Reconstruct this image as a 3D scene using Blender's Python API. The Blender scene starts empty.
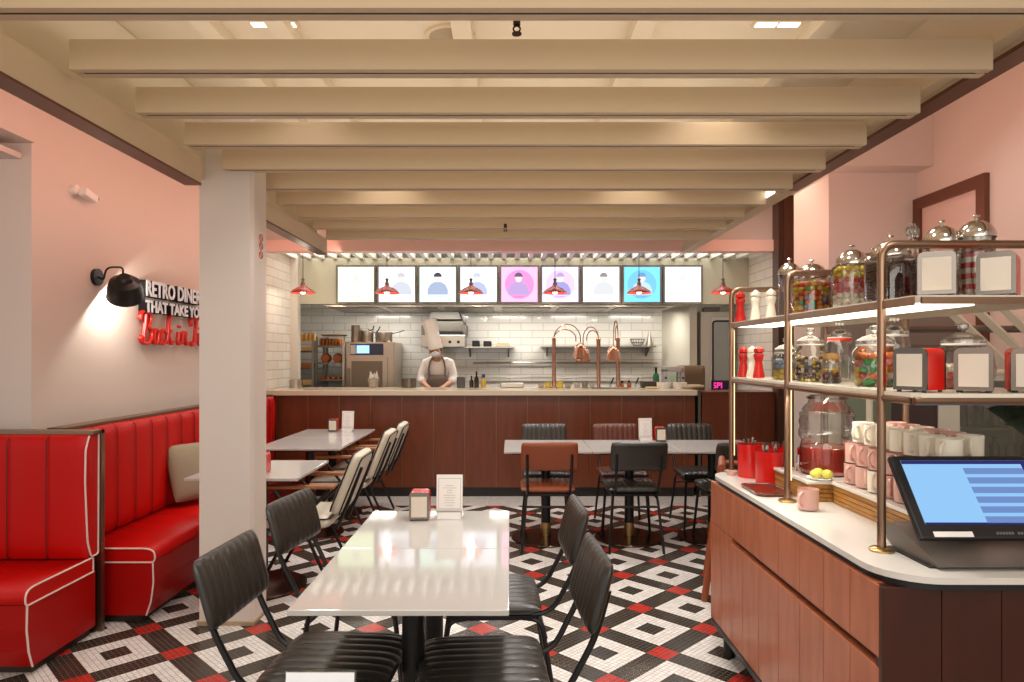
import bpy, bmesh, math, random
from mathutils import Vector, Matrix
random.seed(7)
PI = math.pi
COL = bpy.context.scene.collection
CX, HY, F, EYE = 510.0, 356.0, 683.0, 1.45
def R(d): return math.radians(d)
def T(x, y, z): return Matrix.Translation((x, y, z))
def RX(d): return Matrix.Rotation(R(d), 4, 'X')
def RY(d): return Matrix.Rotation(R(d), 4, 'Y')
def RZ(d): return Matrix.Rotation(R(d), 4, 'Z')
def lin(h):
    h = h.lstrip('#'); o = []
    for i in (0, 2, 4):
        c = int(h[i:i+2], 16) / 255
        o.append(c / 12.92 if c <= .04045 else ((c + .055) / 1.055) ** 2.4)
    return (o[0], o[1], o[2], 1)
ORD = ['first', 'second', 'third', 'fourth', 'fifth', 'sixth', 'seventh', 'eighth', 'ninth', 'tenth']

# ------------------------------------------------------------ materials
MATS = {}
def mat(name, col, rough=.5, metal=0., emit=0., spec=None, noise=0., nscale=8., bump=0., bscale=60., trans=None, coat=0., stretch=None, col2=None):
    if name in MATS: return MATS[name]
    m = bpy.data.materials.new(name); m.use_nodes = True
    nt = m.node_tree; b = nt.nodes['Principled BSDF']
    c = lin(col) if isinstance(col, str) else col
    b.inputs['Base Color'].default_value = c
    b.inputs['Roughness'].default_value = rough
    b.inputs['Metallic'].default_value = metal
    if spec is not None: b.inputs['Specular IOR Level'].default_value = spec
    if coat: b.inputs['Coat Weight'].default_value = coat; b.inputs['Coat Roughness'].default_value = .1
    if emit:
        b.inputs['Emission Color'].default_value = c; b.inputs['Emission Strength'].default_value = emit
    tc = nt.nodes.new('ShaderNodeTexCoord'); mp = nt.nodes.new('ShaderNodeMapping')
    nt.links.new(tc.outputs['Object'], mp.inputs['Vector'])
    if stretch: mp.inputs['Scale'].default_value = stretch
    nz = nt.nodes.new('ShaderNodeTexNoise'); nz.inputs['Scale'].default_value = nscale; nz.inputs['Detail'].default_value = 4
    nt.links.new(mp.outputs[0], nz.inputs['Vector'])
    mx = nt.nodes.new('ShaderNodeMix'); mx.data_type = 'RGBA'
    k = noise if noise else .03
    c2 = lin(col2) if col2 else (c[0]*(1-k), c[1]*(1-k), c[2]*(1-k), 1)
    mx.inputs['A'].default_value = c; mx.inputs['B'].default_value = c2
    if col2:
        rp = nt.nodes.new('ShaderNodeMapRange'); rp.inputs['From Min'].default_value = .35; rp.inputs['From Max'].default_value = .65
        nt.links.new(nz.outputs['Fac'], rp.inputs['Value']); nt.links.new(rp.outputs[0], mx.inputs['Factor'])
    else: nt.links.new(nz.outputs['Fac'], mx.inputs['Factor'])
    nt.links.new(mx.outputs['Result'], b.inputs['Base Color'])
    if bump:
        n2 = nt.nodes.new('ShaderNodeTexNoise'); n2.inputs['Scale'].default_value = bscale
        nt.links.new(mp.outputs[0], n2.inputs['Vector'])
        bp = nt.nodes.new('ShaderNodeBump'); bp.inputs['Strength'].default_value = bump; bp.inputs['Distance'].default_value = .002
        nt.links.new(n2.outputs['Fac'], bp.inputs['Height']); nt.links.new(bp.outputs[0], b.inputs['Normal'])
    MATS[name] = m
    return m
def glass_mat(name, col='#ffffff', refl=.12):
    if name in MATS: return MATS[name]
    m = bpy.data.materials.new(name); m.use_nodes = True; nt = m.node_tree; nt.nodes.clear()
    o = nt.nodes.new('ShaderNodeOutputMaterial'); t = nt.nodes.new('ShaderNodeBsdfTransparent'); g = nt.nodes.new('ShaderNodeBsdfGlossy')
    t.inputs[0].default_value = lin(col); g.inputs['Roughness'].default_value = .03
    lw = nt.nodes.new('ShaderNodeLayerWeight'); lw.inputs['Blend'].default_value = .35
    mr = nt.nodes.new('ShaderNodeMapRange'); mr.inputs['To Min'].default_value = refl*.5; mr.inputs['To Max'].default_value = .85
    mx = nt.nodes.new('ShaderNodeMixShader')
    nt.links.new(lw.outputs['Fresnel'], mr.inputs['Value']); nt.links.new(mr.outputs[0], mx.inputs[0])
    nt.links.new(t.outputs[0], mx.inputs[1]); nt.links.new(g.outputs[0], mx.inputs[2]); nt.links.new(mx.outputs[0], o.inputs[0])
    MATS[name] = m; return m
def emi(name, col, s):
    if name in MATS: return MATS[name]
    m = bpy.data.materials.new(name); m.use_nodes = True; nt = m.node_tree; nt.nodes.clear()
    o = nt.nodes.new('ShaderNodeOutputMaterial'); e = nt.nodes.new('ShaderNodeEmission')
    e.inputs[0].default_value = lin(col); e.inputs[1].default_value = s
    nt.links.new(e.outputs[0], o.inputs[0]); MATS[name] = m; return m

def N(nt, typ, **kw):
    n = nt.nodes.new(typ)
    for k, v in kw.items(): setattr(n, k, v)
    return n
def mth(nt, op, a, b=None, c=None):
    n = nt.nodes.new('ShaderNodeMath'); n.operation = op
    for i, v in enumerate((a, b, c)):
        if v is None: continue
        if isinstance(v, (int, float)): n.inputs[i].default_value = v
        else: nt.links.new(v, n.inputs[i])
    return n.outputs[0]
def mixc(nt, f, a, b):
    n = nt.nodes.new('ShaderNodeMix'); n.data_type = 'RGBA'
    nt.links.new(f, n.inputs['Factor'])
    for k, v in (('A', a), ('B', b)):
        if isinstance(v, tuple): n.inputs[k].default_value = v
        else: nt.links.new(v, n.inputs[k])
    return n.outputs['Result']

def floor_mat():
    m = bpy.data.materials.new('mosaic_floor'); m.use_nodes = True; nt = m.node_tree; b = nt.nodes['Principled BSDF']
    g = N(nt, 'ShaderNodeNewGeometry'); s = N(nt, 'ShaderNodeSeparateXYZ'); nt.links.new(g.outputs['Position'], s.inputs[0])
    P = .2968 * math.sqrt(2)
    x = mth(nt, 'SUBTRACT', s.outputs[0], .7458); y = mth(nt, 'SUBTRACT', s.outputs[1], 3.335)
    k = 1 / (math.sqrt(2) * P)
    u = mth(nt, 'ADD', mth(nt, 'MULTIPLY', mth(nt, 'ADD', x, y), k), 2.5/18 + 40)
    v = mth(nt, 'ADD', mth(nt, 'MULTIPLY', mth(nt, 'SUBTRACT', x, y), k), 2.5/18 + 40)
    uf = mth(nt, 'FRACT', u); vf = mth(nt, 'FRACT', v)
    bu = mth(nt, 'LESS_THAN', uf, 5/18); bv = mth(nt, 'LESS_THAN', vf, 5/18)
    red = mth(nt, 'MULTIPLY', bu, bv); blk = mth(nt, 'MAXIMUM', bu, bv)
    def inside(f): return mth(nt, 'MULTIPLY', mth(nt, 'GREATER_THAN', f, 9/18), mth(nt, 'LESS_THAN', f, 14/18))
    cen = mth(nt, 'MULTIPLY', inside(uf), inside(vf)); blk = mth(nt, 'MAXIMUM', blk, cen)
    bord = mth(nt, 'GREATER_THAN', s.outputs[1], 6.62)
    inv = mth(nt, 'SUBTRACT', 1, bord); blk = mth(nt, 'MULTIPLY', blk, inv); red = mth(nt, 'MULTIPLY', red, inv)
    tu = mth(nt, 'FRACT', mth(nt, 'MULTIPLY', uf, 18)); tv = mth(nt, 'FRACT', mth(nt, 'MULTIPLY', vf, 18))
    gr = mth(nt, 'MAXIMUM', mth(nt, 'LESS_THAN', tu, .085), mth(nt, 'LESS_THAN', tv, .085))
    wn = N(nt, 'ShaderNodeTexWhiteNoise', noise_dimensions='2D'); cb = N(nt, 'ShaderNodeCombineXYZ')
    nt.links.new(mth(nt, 'FLOOR', mth(nt, 'MULTIPLY', u, 18)), cb.inputs[0]); nt.links.new(mth(nt, 'FLOOR', mth(nt, 'MULTIPLY', v, 18)), cb.inputs[1])
    nt.links.new(cb.outputs[0], wn.inputs['Vector'])
    white = mixc(nt, wn.outputs['Value'], lin('#ece8e4'), lin('#dad5ce'))
    black = mixc(nt, wn.outputs['Value'], lin('#2d2822'), lin('#3a342c'))
    redc = mixc(nt, wn.outputs['Value'], lin('#c32a1e'), lin('#a8241a'))
    c = mixc(nt, blk, white, black); c = mixc(nt, red, c, redc)
    gc = mixc(nt, blk, lin('#6b5d4e'), lin('#5a4f44'))
    c = mixc(nt, gr, c, gc)
    nt.links.new(c, b.inputs['Base Color'])
    nt.links.new(mth(nt, 'ADD', mth(nt, 'MULTIPLY', gr, .5), .22), b.inputs['Roughness'])
    bp = N(nt, 'ShaderNodeBump'); bp.inputs['Strength'].default_value = .25; bp.inputs['Distance'].default_value = .001
    nt.links.new(mth(nt, 'SUBTRACT', mth(nt, 'MULTIPLY', wn.outputs['Value'], .3), gr), bp.inputs['Height']); nt.links.new(bp.outputs[0], b.inputs['Normal'])
    return m
def tile_mat(name, axis):
    m = bpy.data.materials.new(name); m.use_nodes = True; nt = m.node_tree; b = nt.nodes['Principled BSDF']
    g = N(nt, 'ShaderNodeNewGeometry'); s = N(nt, 'ShaderNodeSeparateXYZ'); nt.links.new(g.outputs['Position'], s.inputs[0])
    cb = N(nt, 'ShaderNodeCombineXYZ'); nt.links.new(s.outputs[0 if axis == 'x' else 1], cb.inputs[0]); nt.links.new(s.outputs[2], cb.inputs[1])
    br = N(nt, 'ShaderNodeTexBrick'); nt.links.new(cb.outputs[0], br.inputs['Vector'])
    br.inputs['Scale'].default_value = 1; br.inputs['Brick Width'].default_value = .3; br.inputs['Row Height'].default_value = .1
    br.inputs['Mortar Size'].default_value = .004; br.inputs['Color1'].default_value = lin('#ece8e0'); br.inputs['Color2'].default_value = lin('#e4e0d6')
    br.inputs['Mortar'].default_value = lin('#bdb6a8')
    nt.links.new(br.outputs['Color'], b.inputs['Base Color']); b.inputs['Roughness'].default_value = .12
    bp = N(nt, 'ShaderNodeBump'); bp.inputs['Strength'].default_value = .5; bp.inputs['Distance'].default_value = .004; bp.invert = True
    nt.links.new(br.outputs['Fac'], bp.inputs['Height']); nt.links.new(bp.outputs[0], b.inputs['Normal'])
    return m
def wood_mat(name, c1, c2, rough=.3, scale=(6, 6, .5), coat=0.):
    return mat(name, c1, rough, noise=.1, nscale=7, stretch=scale, col2=c2, bump=.1, bscale=14, coat=coat)

M_floor = floor_mat(); M_tx = tile_mat('subway_tile_back', 'x'); M_ty = tile_mat('subway_tile_side', 'y')
M_wall = mat('wall_plaster', '#d8ccc2', .7, noise=.03, nscale=3)
M_ceil = mat('ceiling_paint', '#dccfb6', .7)
M_beam = mat('beam_paint', '#d3be9f', .55, noise=.04, nscale=2)
M_groove = mat('groove_dark', '#4a3c2e', .8)
M_bronze = mat('bronze_trim', '#6e4836', .35, .4)
M_pillar = mat('pillar_paint', '#dcd0c6', .6, noise=.04, nscale=2)
M_barwood = wood_mat('bar_wood', '#70381f', '#643018', .28, (3, 3, .5))
M_cwood = wood_mat('counter_wood', '#b86c4a', '#a86040', .26, (3, 3, .5))
M_brass = mat('brass', '#b89a68', .28, 1.)
M_brass2 = mat('aged_brass', '#957862', .35, 1.)
M_copper = mat('copper', '#cca28c', .22, 1.)
M_steel = mat('steel', '#b5aca0', .28, 1., noise=.1, nscale=6)
M_steeld = mat('dark_steel', '#7b736a', .35, 1.)
M_chrome = mat('chrome', '#d8d2cc', .1, 1.)
M_black = mat('black_metal', '#1a1918', .35, .3)
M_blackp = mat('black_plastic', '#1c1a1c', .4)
M_marble = mat('white_marble', '#dedad2', .09, noise=.06, nscale=30, spec=.6)
M_ttop = mat('white_tabletop', '#bfbcb7', .06, noise=.05, nscale=40, spec=.8)
M_slab = mat('bar_top_stone', '#d9cbb2', .15, noise=.05, nscale=20)
M_blk_lea = mat('black_leather', '#292620', .3, bump=.25, bscale=160, spec=.7)
M_brn_lea = mat('tan_leather', '#8a4524', .35, bump=.25, bscale=160)
M_brn2_lea = mat('maroon_leather', '#5c2a1c', .35, bump=.25, bscale=160)
M_red_lea = mat('red_leather', '#c40a04', .38, spec=.25, noise=.1, nscale=3, bump=.3, bscale=120)
M_piping = mat('white_piping', '#e6d2c8', .5)
M_cream_lea = mat('cream_vinyl', '#d8cdba', .4)
M_armwood = wood_mat('arm_wood', '#a5683c', '#8a5430', .4, (2, 8, 8))
M_redpl = mat('red_plastic', '#cf1b14', .22)
M_redp2 = mat('red_enamel', '#a8382c', .35)
M_paper = mat('white_paper', '#eeeae4', .7)
M_glass = glass_mat('jar_glass', '#fbfaf7')
M_panel = glass_mat('pane_glass', '#e6eee8', .15)
M_pinkmug = mat('pink_glaze', '#d4a89c', .25)
M_whitemug = mat('cream_glaze', '#ebe2d0', .2)
M_skin = mat('skin', '#d09a7c', .5)
M_white_cl = mat('white_cotton', '#e8e2dc', .8)
M_grey_cl = mat('grey_cotton', '#75665e', .85)

# ------------------------------------------------------------ mesh helpers
FLAT = []
def nb(): return bmesh.new()
def xf(bm, vs, M):
    if M is not None: bmesh.ops.transform(bm, matrix=M, verts=vs)
def box(bm, c, s, M=None, bev=0.):
    r = bmesh.ops.create_cube(bm, size=1, matrix=T(*c) @ Matrix.Diagonal((s[0], s[1], s[2], 1)))
    vs = r['verts']
    if bev:
        FLAT.append(bm)
        es = list({e for v in vs for e in v.link_edges})
        rr = bmesh.ops.bevel(bm, geom=es, offset=bev, segments=2, affect='EDGES', profile=.5)
        vs = list({v for f in rr['faces'] for v in f.verts} | {v for v in vs if v.is_valid})
        # gather linked
        st = list(vs); seen = set(vs)
        while st:
            q = st.pop()
            for e in q.link_edges:
                o = e.other_vert(q)
                if o not in seen: seen.add(o); st.append(o)
        vs = list(seen)
    xf(bm, vs, M)
    return bm
def b2(bm, x0, x1, y0, y1, z0, z1, bev=0., M=None):
    return box(bm, ((x0+x1)/2, (y0+y1)/2, (z0+z1)/2), (abs(x1-x0), abs(y1-y0), abs(z1-z0)), M, bev)
def tube(bm, pts, r, n=8, caps=True, M=None):
    pts = [Vector(p) for p in pts]; rings = []; up = None
    rs = r if isinstance(r, (list, tuple)) else [r]*len(pts)
    for i, p in enumerate(pts):
        d = (pts[min(i+1, len(pts)-1)] - pts[max(i-1, 0)]).normalized()
        if up is None:
            up = Vector((0, 0, 1)) if abs(d.z) < .9 else Vector((1, 0, 0))
        sx = d.cross(up).normalized(); up = sx.cross(d).normalized()
        rings.append([bm.verts.new(p + (sx*math.cos(2*PI*k/n) + up*math.sin(2*PI*k/n))*rs[i]) for k in range(n)])
    for a, b in zip(rings, rings[1:]):
        for k in range(n): bm.faces.new((a[k], a[(k+1) % n], b[(k+1) % n], b[k]))
    if caps: bm.faces.new(rings[0][::-1]); bm.faces.new(rings[-1])
    xf(bm, [v for rg in rings for v in rg], M)
    return bm
def fil(pts, r=.04, n=5):
    pts = [Vector(p) for p in pts]; out = [pts[0]]
    for a, b, c in zip(pts, pts[1:], pts[2:]):
        d1 = (a-b); d2 = (c-b); rr = min(r, d1.length*.49, d2.length*.49)
        p1 = b + d1.normalized()*rr; p2 = b + d2.normalized()*rr
        for i in range(n+1):
            t = i/n; out.append(p1*(1-t)**2 + b*2*t*(1-t) + p2*t*t)
    out.append(pts[-1]); return out
def lathe(bm, prof, n=24, M=None, c=(0, 0, 0)):
    rings = []; nv = []
    for r, z in prof:
        if r < 1e-5:
            v = bm.verts.new((c[0], c[1], c[2]+z)); rings.append([v]); nv.append(v)
        else:
            rg = [bm.verts.new((c[0]+r*math.cos(2*PI*k/n), c[1]+r*math.sin(2*PI*k/n), c[2]+z)) for k in range(n)]
            rings.append(rg); nv += rg
    for a, b in zip(rings, rings[1:]):
        for k in range(n):
            j = (k+1) % n
            if len(a) == 1 and len(b) == 1: continue
            if len(a) == 1: bm.faces.new((a[0], b[j], b[k]))
            elif len(b) == 1: bm.faces.new((a[k], a[j], b[0]))
            else: bm.faces.new((a[k], a[j], b[j], b[k]))
    xf(bm, nv, M); return bm
def cyl(bm, c, r, z0, z1, n=20, M=None): return lathe(bm, [(0, z0), (r, z0), (r, z1), (0, z1)], n, M, (c[0], c[1], 0))
def sph(bm, c, r, sub=2, s=(1, 1, 1), M=None):
    rr = bmesh.ops.create_icosphere(bm, subdivisions=sub, radius=r, matrix=T(*c) @ Matrix.Diagonal((s[0], s[1], s[2], 1)))
    xf(bm, rr['verts'], M); return bm
def prism(bm, poly, a0, a1, axis='y', M=None):
    def P(u, v, a):
        return {'y': (u, a, v), 'x': (a, u, v), 'z': (u, v, a)}[axis]
    A = [bm.verts.new(P(u, v, a0)) for u, v in poly]; B = [bm.verts.new(P(u, v, a1)) for u, v in poly]
    n = len(poly)
    bm.faces.new(A); bm.faces.new(B[::-1])
    for i in range(n): bm.faces.new((A[i], B[i], B[(i+1) % n], A[(i+1) % n]))
    xf(bm, A+B, M); return bm
def pad(bm, w, h, t, nr, rib=.006, c=.05, pe=5, M=None, flat=False):
    """cushion: x across channels, y along channels, z thickness"""
    ns = max(nr*8, 16); nv = 14; top = []; bot = []; allv = []
    Pf = lambda a: (max(0, 1-abs(a)**pe))**.45
    for i in range(ns+1):
        s = -1 + 2*i/ns; s2 = math.copysign(1-(1-abs(s))**1.25, s) if abs(s) < 1 else s
        rt = []; rb = []
        for j in range(nv+1):
            v = math.sin(PI/2*(-1+2*j/nv))
            x = w/2*s2*(1-c*abs(v)**8); y = h/2*v*(1-c*abs(s2)**8)
            g = 1-abs(math.sin(PI*nr*(s2+1)/2))**.55 if nr > 1 else 0
            z = t/2*Pf(s2)*Pf(v) - rib*g*Pf(s2)*Pf(v)
            a = bm.verts.new((x, y, z)); b = bm.verts.new((x, y, -t/2*Pf(s2)*Pf(v)*(0.9 if not flat else .5)))
            rt.append(a); rb.append(b); allv += [a, b]
        top.append(rt); bot.append(rb)
    for i in range(ns):
        for j in range(nv):
            bm.faces.new((top[i][j], top[i+1][j], top[i+1][j+1], top[i][j+1]))
            bm.faces.new((bot[i][j+1], bot[i+1][j+1], bot[i+1][j], bot[i][j]))
    xf(bm, allv, M)
    bmesh.ops.remove_doubles(bm, verts=allv, dist=1e-5)
    return bm
def obj(name, bm, m, parent=None, smooth=True, M=None, sharp=35):
    if M is not None: bmesh.ops.transform(bm, matrix=M, verts=bm.verts)
    bmesh.ops.recalc_face_normals(bm, faces=bm.faces)
    me = bpy.data.meshes.new(name)
    if any(b is bm for b in FLAT): smooth = False
    FLAT.clear()
    if smooth:
        lim = R(sharp)
        for f in bm.faces: f.smooth = True
        for e in bm.edges:
            if len(e.link_faces) == 2 and e.calc_face_angle(0) > lim: e.smooth = False
    bm.to_mesh(me); bm.free()
    for mm in (m if isinstance(m, (list, tuple)) else [m]): me.materials.append(mm)
    o = bpy.data.objects.new(name, me); COL.objects.link(o)
    if parent: o.parent = parent
    return o
def tag(o, label, cat, group=None, kind=None):
    o['label'] = label; o['category'] = cat
    if group: o['group'] = group
    if kind: o['kind'] = kind
    return o
def struct(name, bm, m, label=None, **k):
    o = obj(name, bm, m, **k); o['kind'] = 'structure'
    if label: o['label'] = label
    return o
def thing(name, label, cat, loc=(0, 0, 0), rz=0, group=None):
    o = bpy.data.objects.new(name, None); COL.objects.link(o); o.empty_display_size = .1
    o.location = loc; o.rotation_euler = (0, 0, R(rz)); return tag(o, label, cat, group)
def dup(root, loc, rz, label, group=None, mats=None, scale=None):
    def cp(o, par):
        c = o.copy(); COL.objects.link(c)
        if par: c.parent = par
        if mats and c.type == 'MESH' and c.data.materials and c.data.materials[0] and c.data.materials[0].name in mats:
            c.data = c.data.copy(); c.data.materials[0] = mats[o.data.materials[0].name]
        for ch in o.children: cp(ch, c)
        return c
    r = cp(root, None); r.location = loc; r.rotation_euler = (0, 0, R(rz)); r['label'] = label
    if group: r['group'] = group
    if scale: r.scale = scale
    return r

# ------------------------------------------------------------ room shell
struct('floor', b2(nb(), -6, 5, -1.5, 10, -.1, 0), M_floor, smooth=False)
struct('wall_left', b2(nb(), -2.75, -2.55, 3.64, 7.14, 0, 3.0), M_wall, smooth=False)
struct('wall_left_return', b2(nb(), -6, -2.75, 3.64, 3.86, 0, 3.0), M_wall, smooth=False)
struct('wall_left_kitchen', b2(nb(), -2.75, -2.55, 7.14, 7.92, 0, 3.0), M_ty, smooth=False)
bm = nb(); b2(bm, -3.4, -2.53, -1.0, 3.638, 2.585, 3.0); b2(bm, -6, -2.60, 3.40, 3.638, 2.50, 2.53)
struct('trim_1', bm, M_wall, smooth=False)
struct('trim_2', b2(nb(), -2.92, -2.66, 3.46, 3.50, 2.494, 2.50), M_groove, smooth=False)
struct('ceiling', b2(nb(), -6, 1.83, -1.5, 7.3, 2.85, 2.95), M_ceil, smooth=False)
struct('ceiling_side', b2(nb(), 1.83, 5, -1.5, 7.3, 3.75, 3.85), M_ceil, smooth=False)
bm = nb(); b2(bm, 1.74, 1.83, -1.5, 6.95, 2.516, 3.8)
struct('wall_upper_right', bm, M_beam, smooth=False)
struct('trim_3', b2(nb(), 1.738, 1.832, -1.5, 4.35, 2.500, 2.516), M_bronze, smooth=False)
struct('trim_8', b2(nb(), 1.738, 1.832, 4.35, 6.95, 2.500, 2.516), M_beam, smooth=False)
# right side wall, column, box soffit, end wall
struct('wall_right', b2(nb(), 3.4, 3.6, -1.5, 7.3, 0, 3.8), M_wall, smooth=False)
struct('wall_right_end', b2(nb(), 2.98, 3.6, 7.0, 7.3, 0, 3.8), M_wall, smooth=False)
struct('pillar_right', b2(nb(), 2.66, 3.4, 5.7, 6.4, 0, 3.0), M_wall, smooth=False)
struct('wall_soffit', b2(nb(), 2.62, 3.4, 5.49, 6.5, 2.98, 3.75), M_wall, smooth=False)
struct('trim_4', b2(nb(), 2.80, 2.98, 6.95, 7.2, 0, 3.8), M_bronze, smooth=False)
struct('trim_5', b2(nb(), 2.74, 2.80, 6.97, 7.13, 0, 3.2), mat('umber_paint', '#4a2f22', .4), smooth=False)
# door on the right wall
dr = bpy.data.objects.new('door_1', None); COL.objects.link(dr); dr['kind'] = 'structure'
bm = nb(); b2(bm, 3.36, 3.41, 4.84, 4.93, 0, 2.75); b2(bm, 3.36, 3.41, 5.61, 5.7, 0, 2.75); b2(bm, 3.36, 3.41, 4.93, 5.61, 2.66, 2.75)
obj('door_frame', bm, M_bronze, dr, smooth=False)
obj('door_panel', b2(nb(), 3.385, 3.4, 4.93, 5.61, 0, 2.66), mat('door_paint', '#d8c0b4', .5), dr, smooth=False)
obj('door_handle', tube(nb(), fil([(3.38, 5.02, 1.0), (3.34, 5.02, 1.0), (3.34, 5.14, 1.0)], .02), .009), M_steel, dr)
# main pillar
bm = nb(); prism(bm, [(-1.674, 3.68), (-1.40, 3.68), (-1.385, 3.70), (-1.385, 3.88), (-1.674, 3.88)], 0, 2.85, 'z')
struct('pillar_main', bm, M_pillar, smooth=False)
bm = nb(); b2(bm, -1.684, -1.375, 3.67, 3.89, 0, .02); struct('baseboard_pillar', bm, mat('worn_plinth', '#b8a080', .6, noise=.4, nscale=20), smooth=False)
# kitchen shell
struct('wall_kitchen_back', b2(nb(), -3.3, 2.2, 9.3, 9.4, 0, 2.85), M_tx, smooth=False)
struct('wall_kitchen_left', b2(nb(), -3.3, -3.2, 8.0, 9.3, 0, 2.85), M_ty, smooth=False)
struct('wall_kitchen_pier', b2(nb(), -3.2, -2.46, 7.92, 8.02, 0, 2.85), mat('pier_paint', '#d6d0c4', .5), smooth=False)
struct('wall_kitchen_right', b2(nb(), 2.80, 2.98, 7.2, 9.4, 0, 2.85), M_ty, smooth=False)
bm = nb(); prism(bm, [(2.07, 9.3), (2.21, 8.4), (2.30, 8.4), (2.2, 9.3)], 0, 2.07, 'z')
struct('wall_kitchen_return', bm, mat('kitchen_paint', '#cfc8b8', .5), smooth=False)
struct('wall_kitchen_recess', b2(nb(), 2.2, 2.8, 9.3, 9.4, 0, 2.85), MATS['kitchen_paint'], smooth=False)
struct('wall_fascia', b2(nb(), -2.57, 2.80, 8.0, 8.12, 2.06, 2.60), mat('fascia_paint', '#b6b39c', .5), smooth=False)
struct('ceiling_kitchen', b2(nb(), -3.3, 3.0, 7.3, 9.4, 2.85, 2.95), mat('kitchen_ceiling', '#b0a89c', .8), smooth=False)
bm = nb()
for k in range(36):
    x = -2.50 + .152*k; b2(bm, x-.025, x+.025, 7.26, 7.995, 2.58, 2.66)
struct('ceiling_slats', bm, mat('slat_paint', '#f4f0e8', .5), 'white slatted kitchen ceiling', smooth=False)
struct('trim_6', b2(nb(), -2.55, 2.80, 7.1, 7.26, 2.54, 2.66), mat('header_paint', '#fcd4c8', .5), smooth=False)
bm = nb(); b2(bm, -2.55, 1.83, 7.14, 7.26, 2.66, 2.85); b2(bm, 1.83, 2.98, 7.14, 7.26, 2.66, 3.8); struct('wall_header', bm, M_wall, smooth=False)

# ------------------------------------------------------------ pergola
pg = thing('pergola', 'cream painted ceiling pergola of cross beams carried on two side beams', 'pergola')
beams = [1.95 + .4193*k for k in range(10)]
for i in range(10):
    y = beams[i]; bm = nb(); z = 2.444
    b2(bm, -1.53, 1.676, y, y+.028, z, z+.105); b2(bm, -1.53, 1.676, y+.042, y+.075, z, z+.105); b2(bm, -1.53, 1.676, y+.028, y+.042, z+.012, z+.105)
    bm2 = obj('cross_beam', bm, M_beam, pg, smooth=False)
    obj('groove', b2(nb(), -1.50, 1.64, y+.0285, y+.0415, z+.0015, z+.0115), M_groove, bm2, smooth=False)
bm = nb(); b2(bm, -1.64, -1.56, -1.0, 3.45, 2.322, 2.444); b2(bm, -1.64, -1.56, 3.885, 5.82, 2.322, 2.444)
sb = obj('side_beam', bm, M_beam, pg, smooth=False)
bm = nb(); b2(bm, -1.642, -1.558, -1.0, 3.45, 2.312, 2.322); b2(bm, -1.642, -1.558, 3.885, 5.82, 2.312, 2.322)
obj('metal_strip', bm, M_bronze, sb, smooth=False)
obj('side_beam', b2(nb(), 1.676, 1.738, -1.0, 5.82, 2.53, 2.63), M_beam, pg, smooth=False)
obj('upper_panel', b2(nb(), -1.66, -1.642, -1.0, 5.82, 2.40, 2.845), M_ceil, pg, smooth=False)
obj('end_beam', b2(nb(), -1.56, 1.66, 5.80, 5.86, 2.444, 2.56), M_beam, pg, smooth=False)
# ceiling ribs (panel joints) above the pergola
bm = nb()
for x in (-1.25, -.95, -.2, .55, 1.3): b2(bm, x-.04, x+.04, -1, 7.1, 2.79, 2.85)
for x in (-2.2, -1.9, -1.6): b2(bm, x-.004, x+.004, 3.9, 7.1, 2.846, 2.85)
struct('trim_7', bm, M_ceil, smooth=False)
# ceiling fittings
def downlight(x, y, label):
    t = thing('ceiling_light', label, 'ceiling light', (x, y, 2.85), 0, 'recessed lights above the pergola')
    obj('frame', b2(nb(), -.10, .10, -.03, .03, -.012, 0), M_beam, t, smooth=False)
    for s in (-1, 1): obj('diffuser', b2(nb(), s*.048-.042, s*.048+.042, -.018, .018, -.016, -.012), emi('diffuser_glow', '#fff0dc', 3), t, smooth=False)
downlight(-.99, 2.86, 'small twin recessed ceiling light between the first beams, over the left tables')
downlight(1.12, 2.86, 'small twin recessed ceiling light between the first beams, over the counter side')
sp = thing('ceiling_speaker', 'round cream ceiling speaker above the second beam', 'ceiling speaker', (-.26, 2.98, 2.85))
obj('rim', lathe(nb(), [(.11, 0), (.11, -.012), (.095, -.014), (.09, -.004)], 32), M_beam, sp)
obj('grille', lathe(nb(), [(0, -.006), (.09, -.006)], 32), mat('grille_grey', '#a8987c', .7), sp)
def sprinkler(x, y, zb, label):
    t = thing('fire_sprinkler', label, 'sprinkler', (x, y, 2.85), 0, 'fire sprinklers')
    obj('pipe', tube(nb(), [(0, 0, 0), (0, 0, zb-2.85+.05)], .008), M_beam, t)
    bm = nb(); cyl(bm, (0, 0), .012, zb-2.85+.03, zb-2.85+.055, 12); cyl(bm, (0, 0), .016, zb-2.85, zb-2.85+.004, 12)
    for s in (-1, 1): tube(bm, fil([(0, 0, zb-2.85+.03), (s*.014, 0, zb-2.85+.02), (s*.003, 0, zb-2.85+.003)], .01), .003, 6)
    obj('head', bm, mat('old_bronze', '#3c2c20', .4, .8), t)
sprinkler(.022, 2.22, 2.495, 'bronze fire sprinkler head between the two nearest beams')
sprinkler(-.035, 5.2, 2.40, 'small fire sprinkler dropping between the far beams above the kitchen')
# small fittings on the right fascia
t = thing('spot_track', 'white linear light fitting between the far beam ends', 'light fitting', (1.70, 4.32, 2.50))
obj('housing', b2(nb(), -.02, .036, 0, .18, -.02, .03), M_beam, t, smooth=False)
obj('lens', b2(nb(), -.026, -.02, .01, .17, -.015, .025), emi('lens_glow', '#fff4e4', 4), t, smooth=False)

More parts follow.
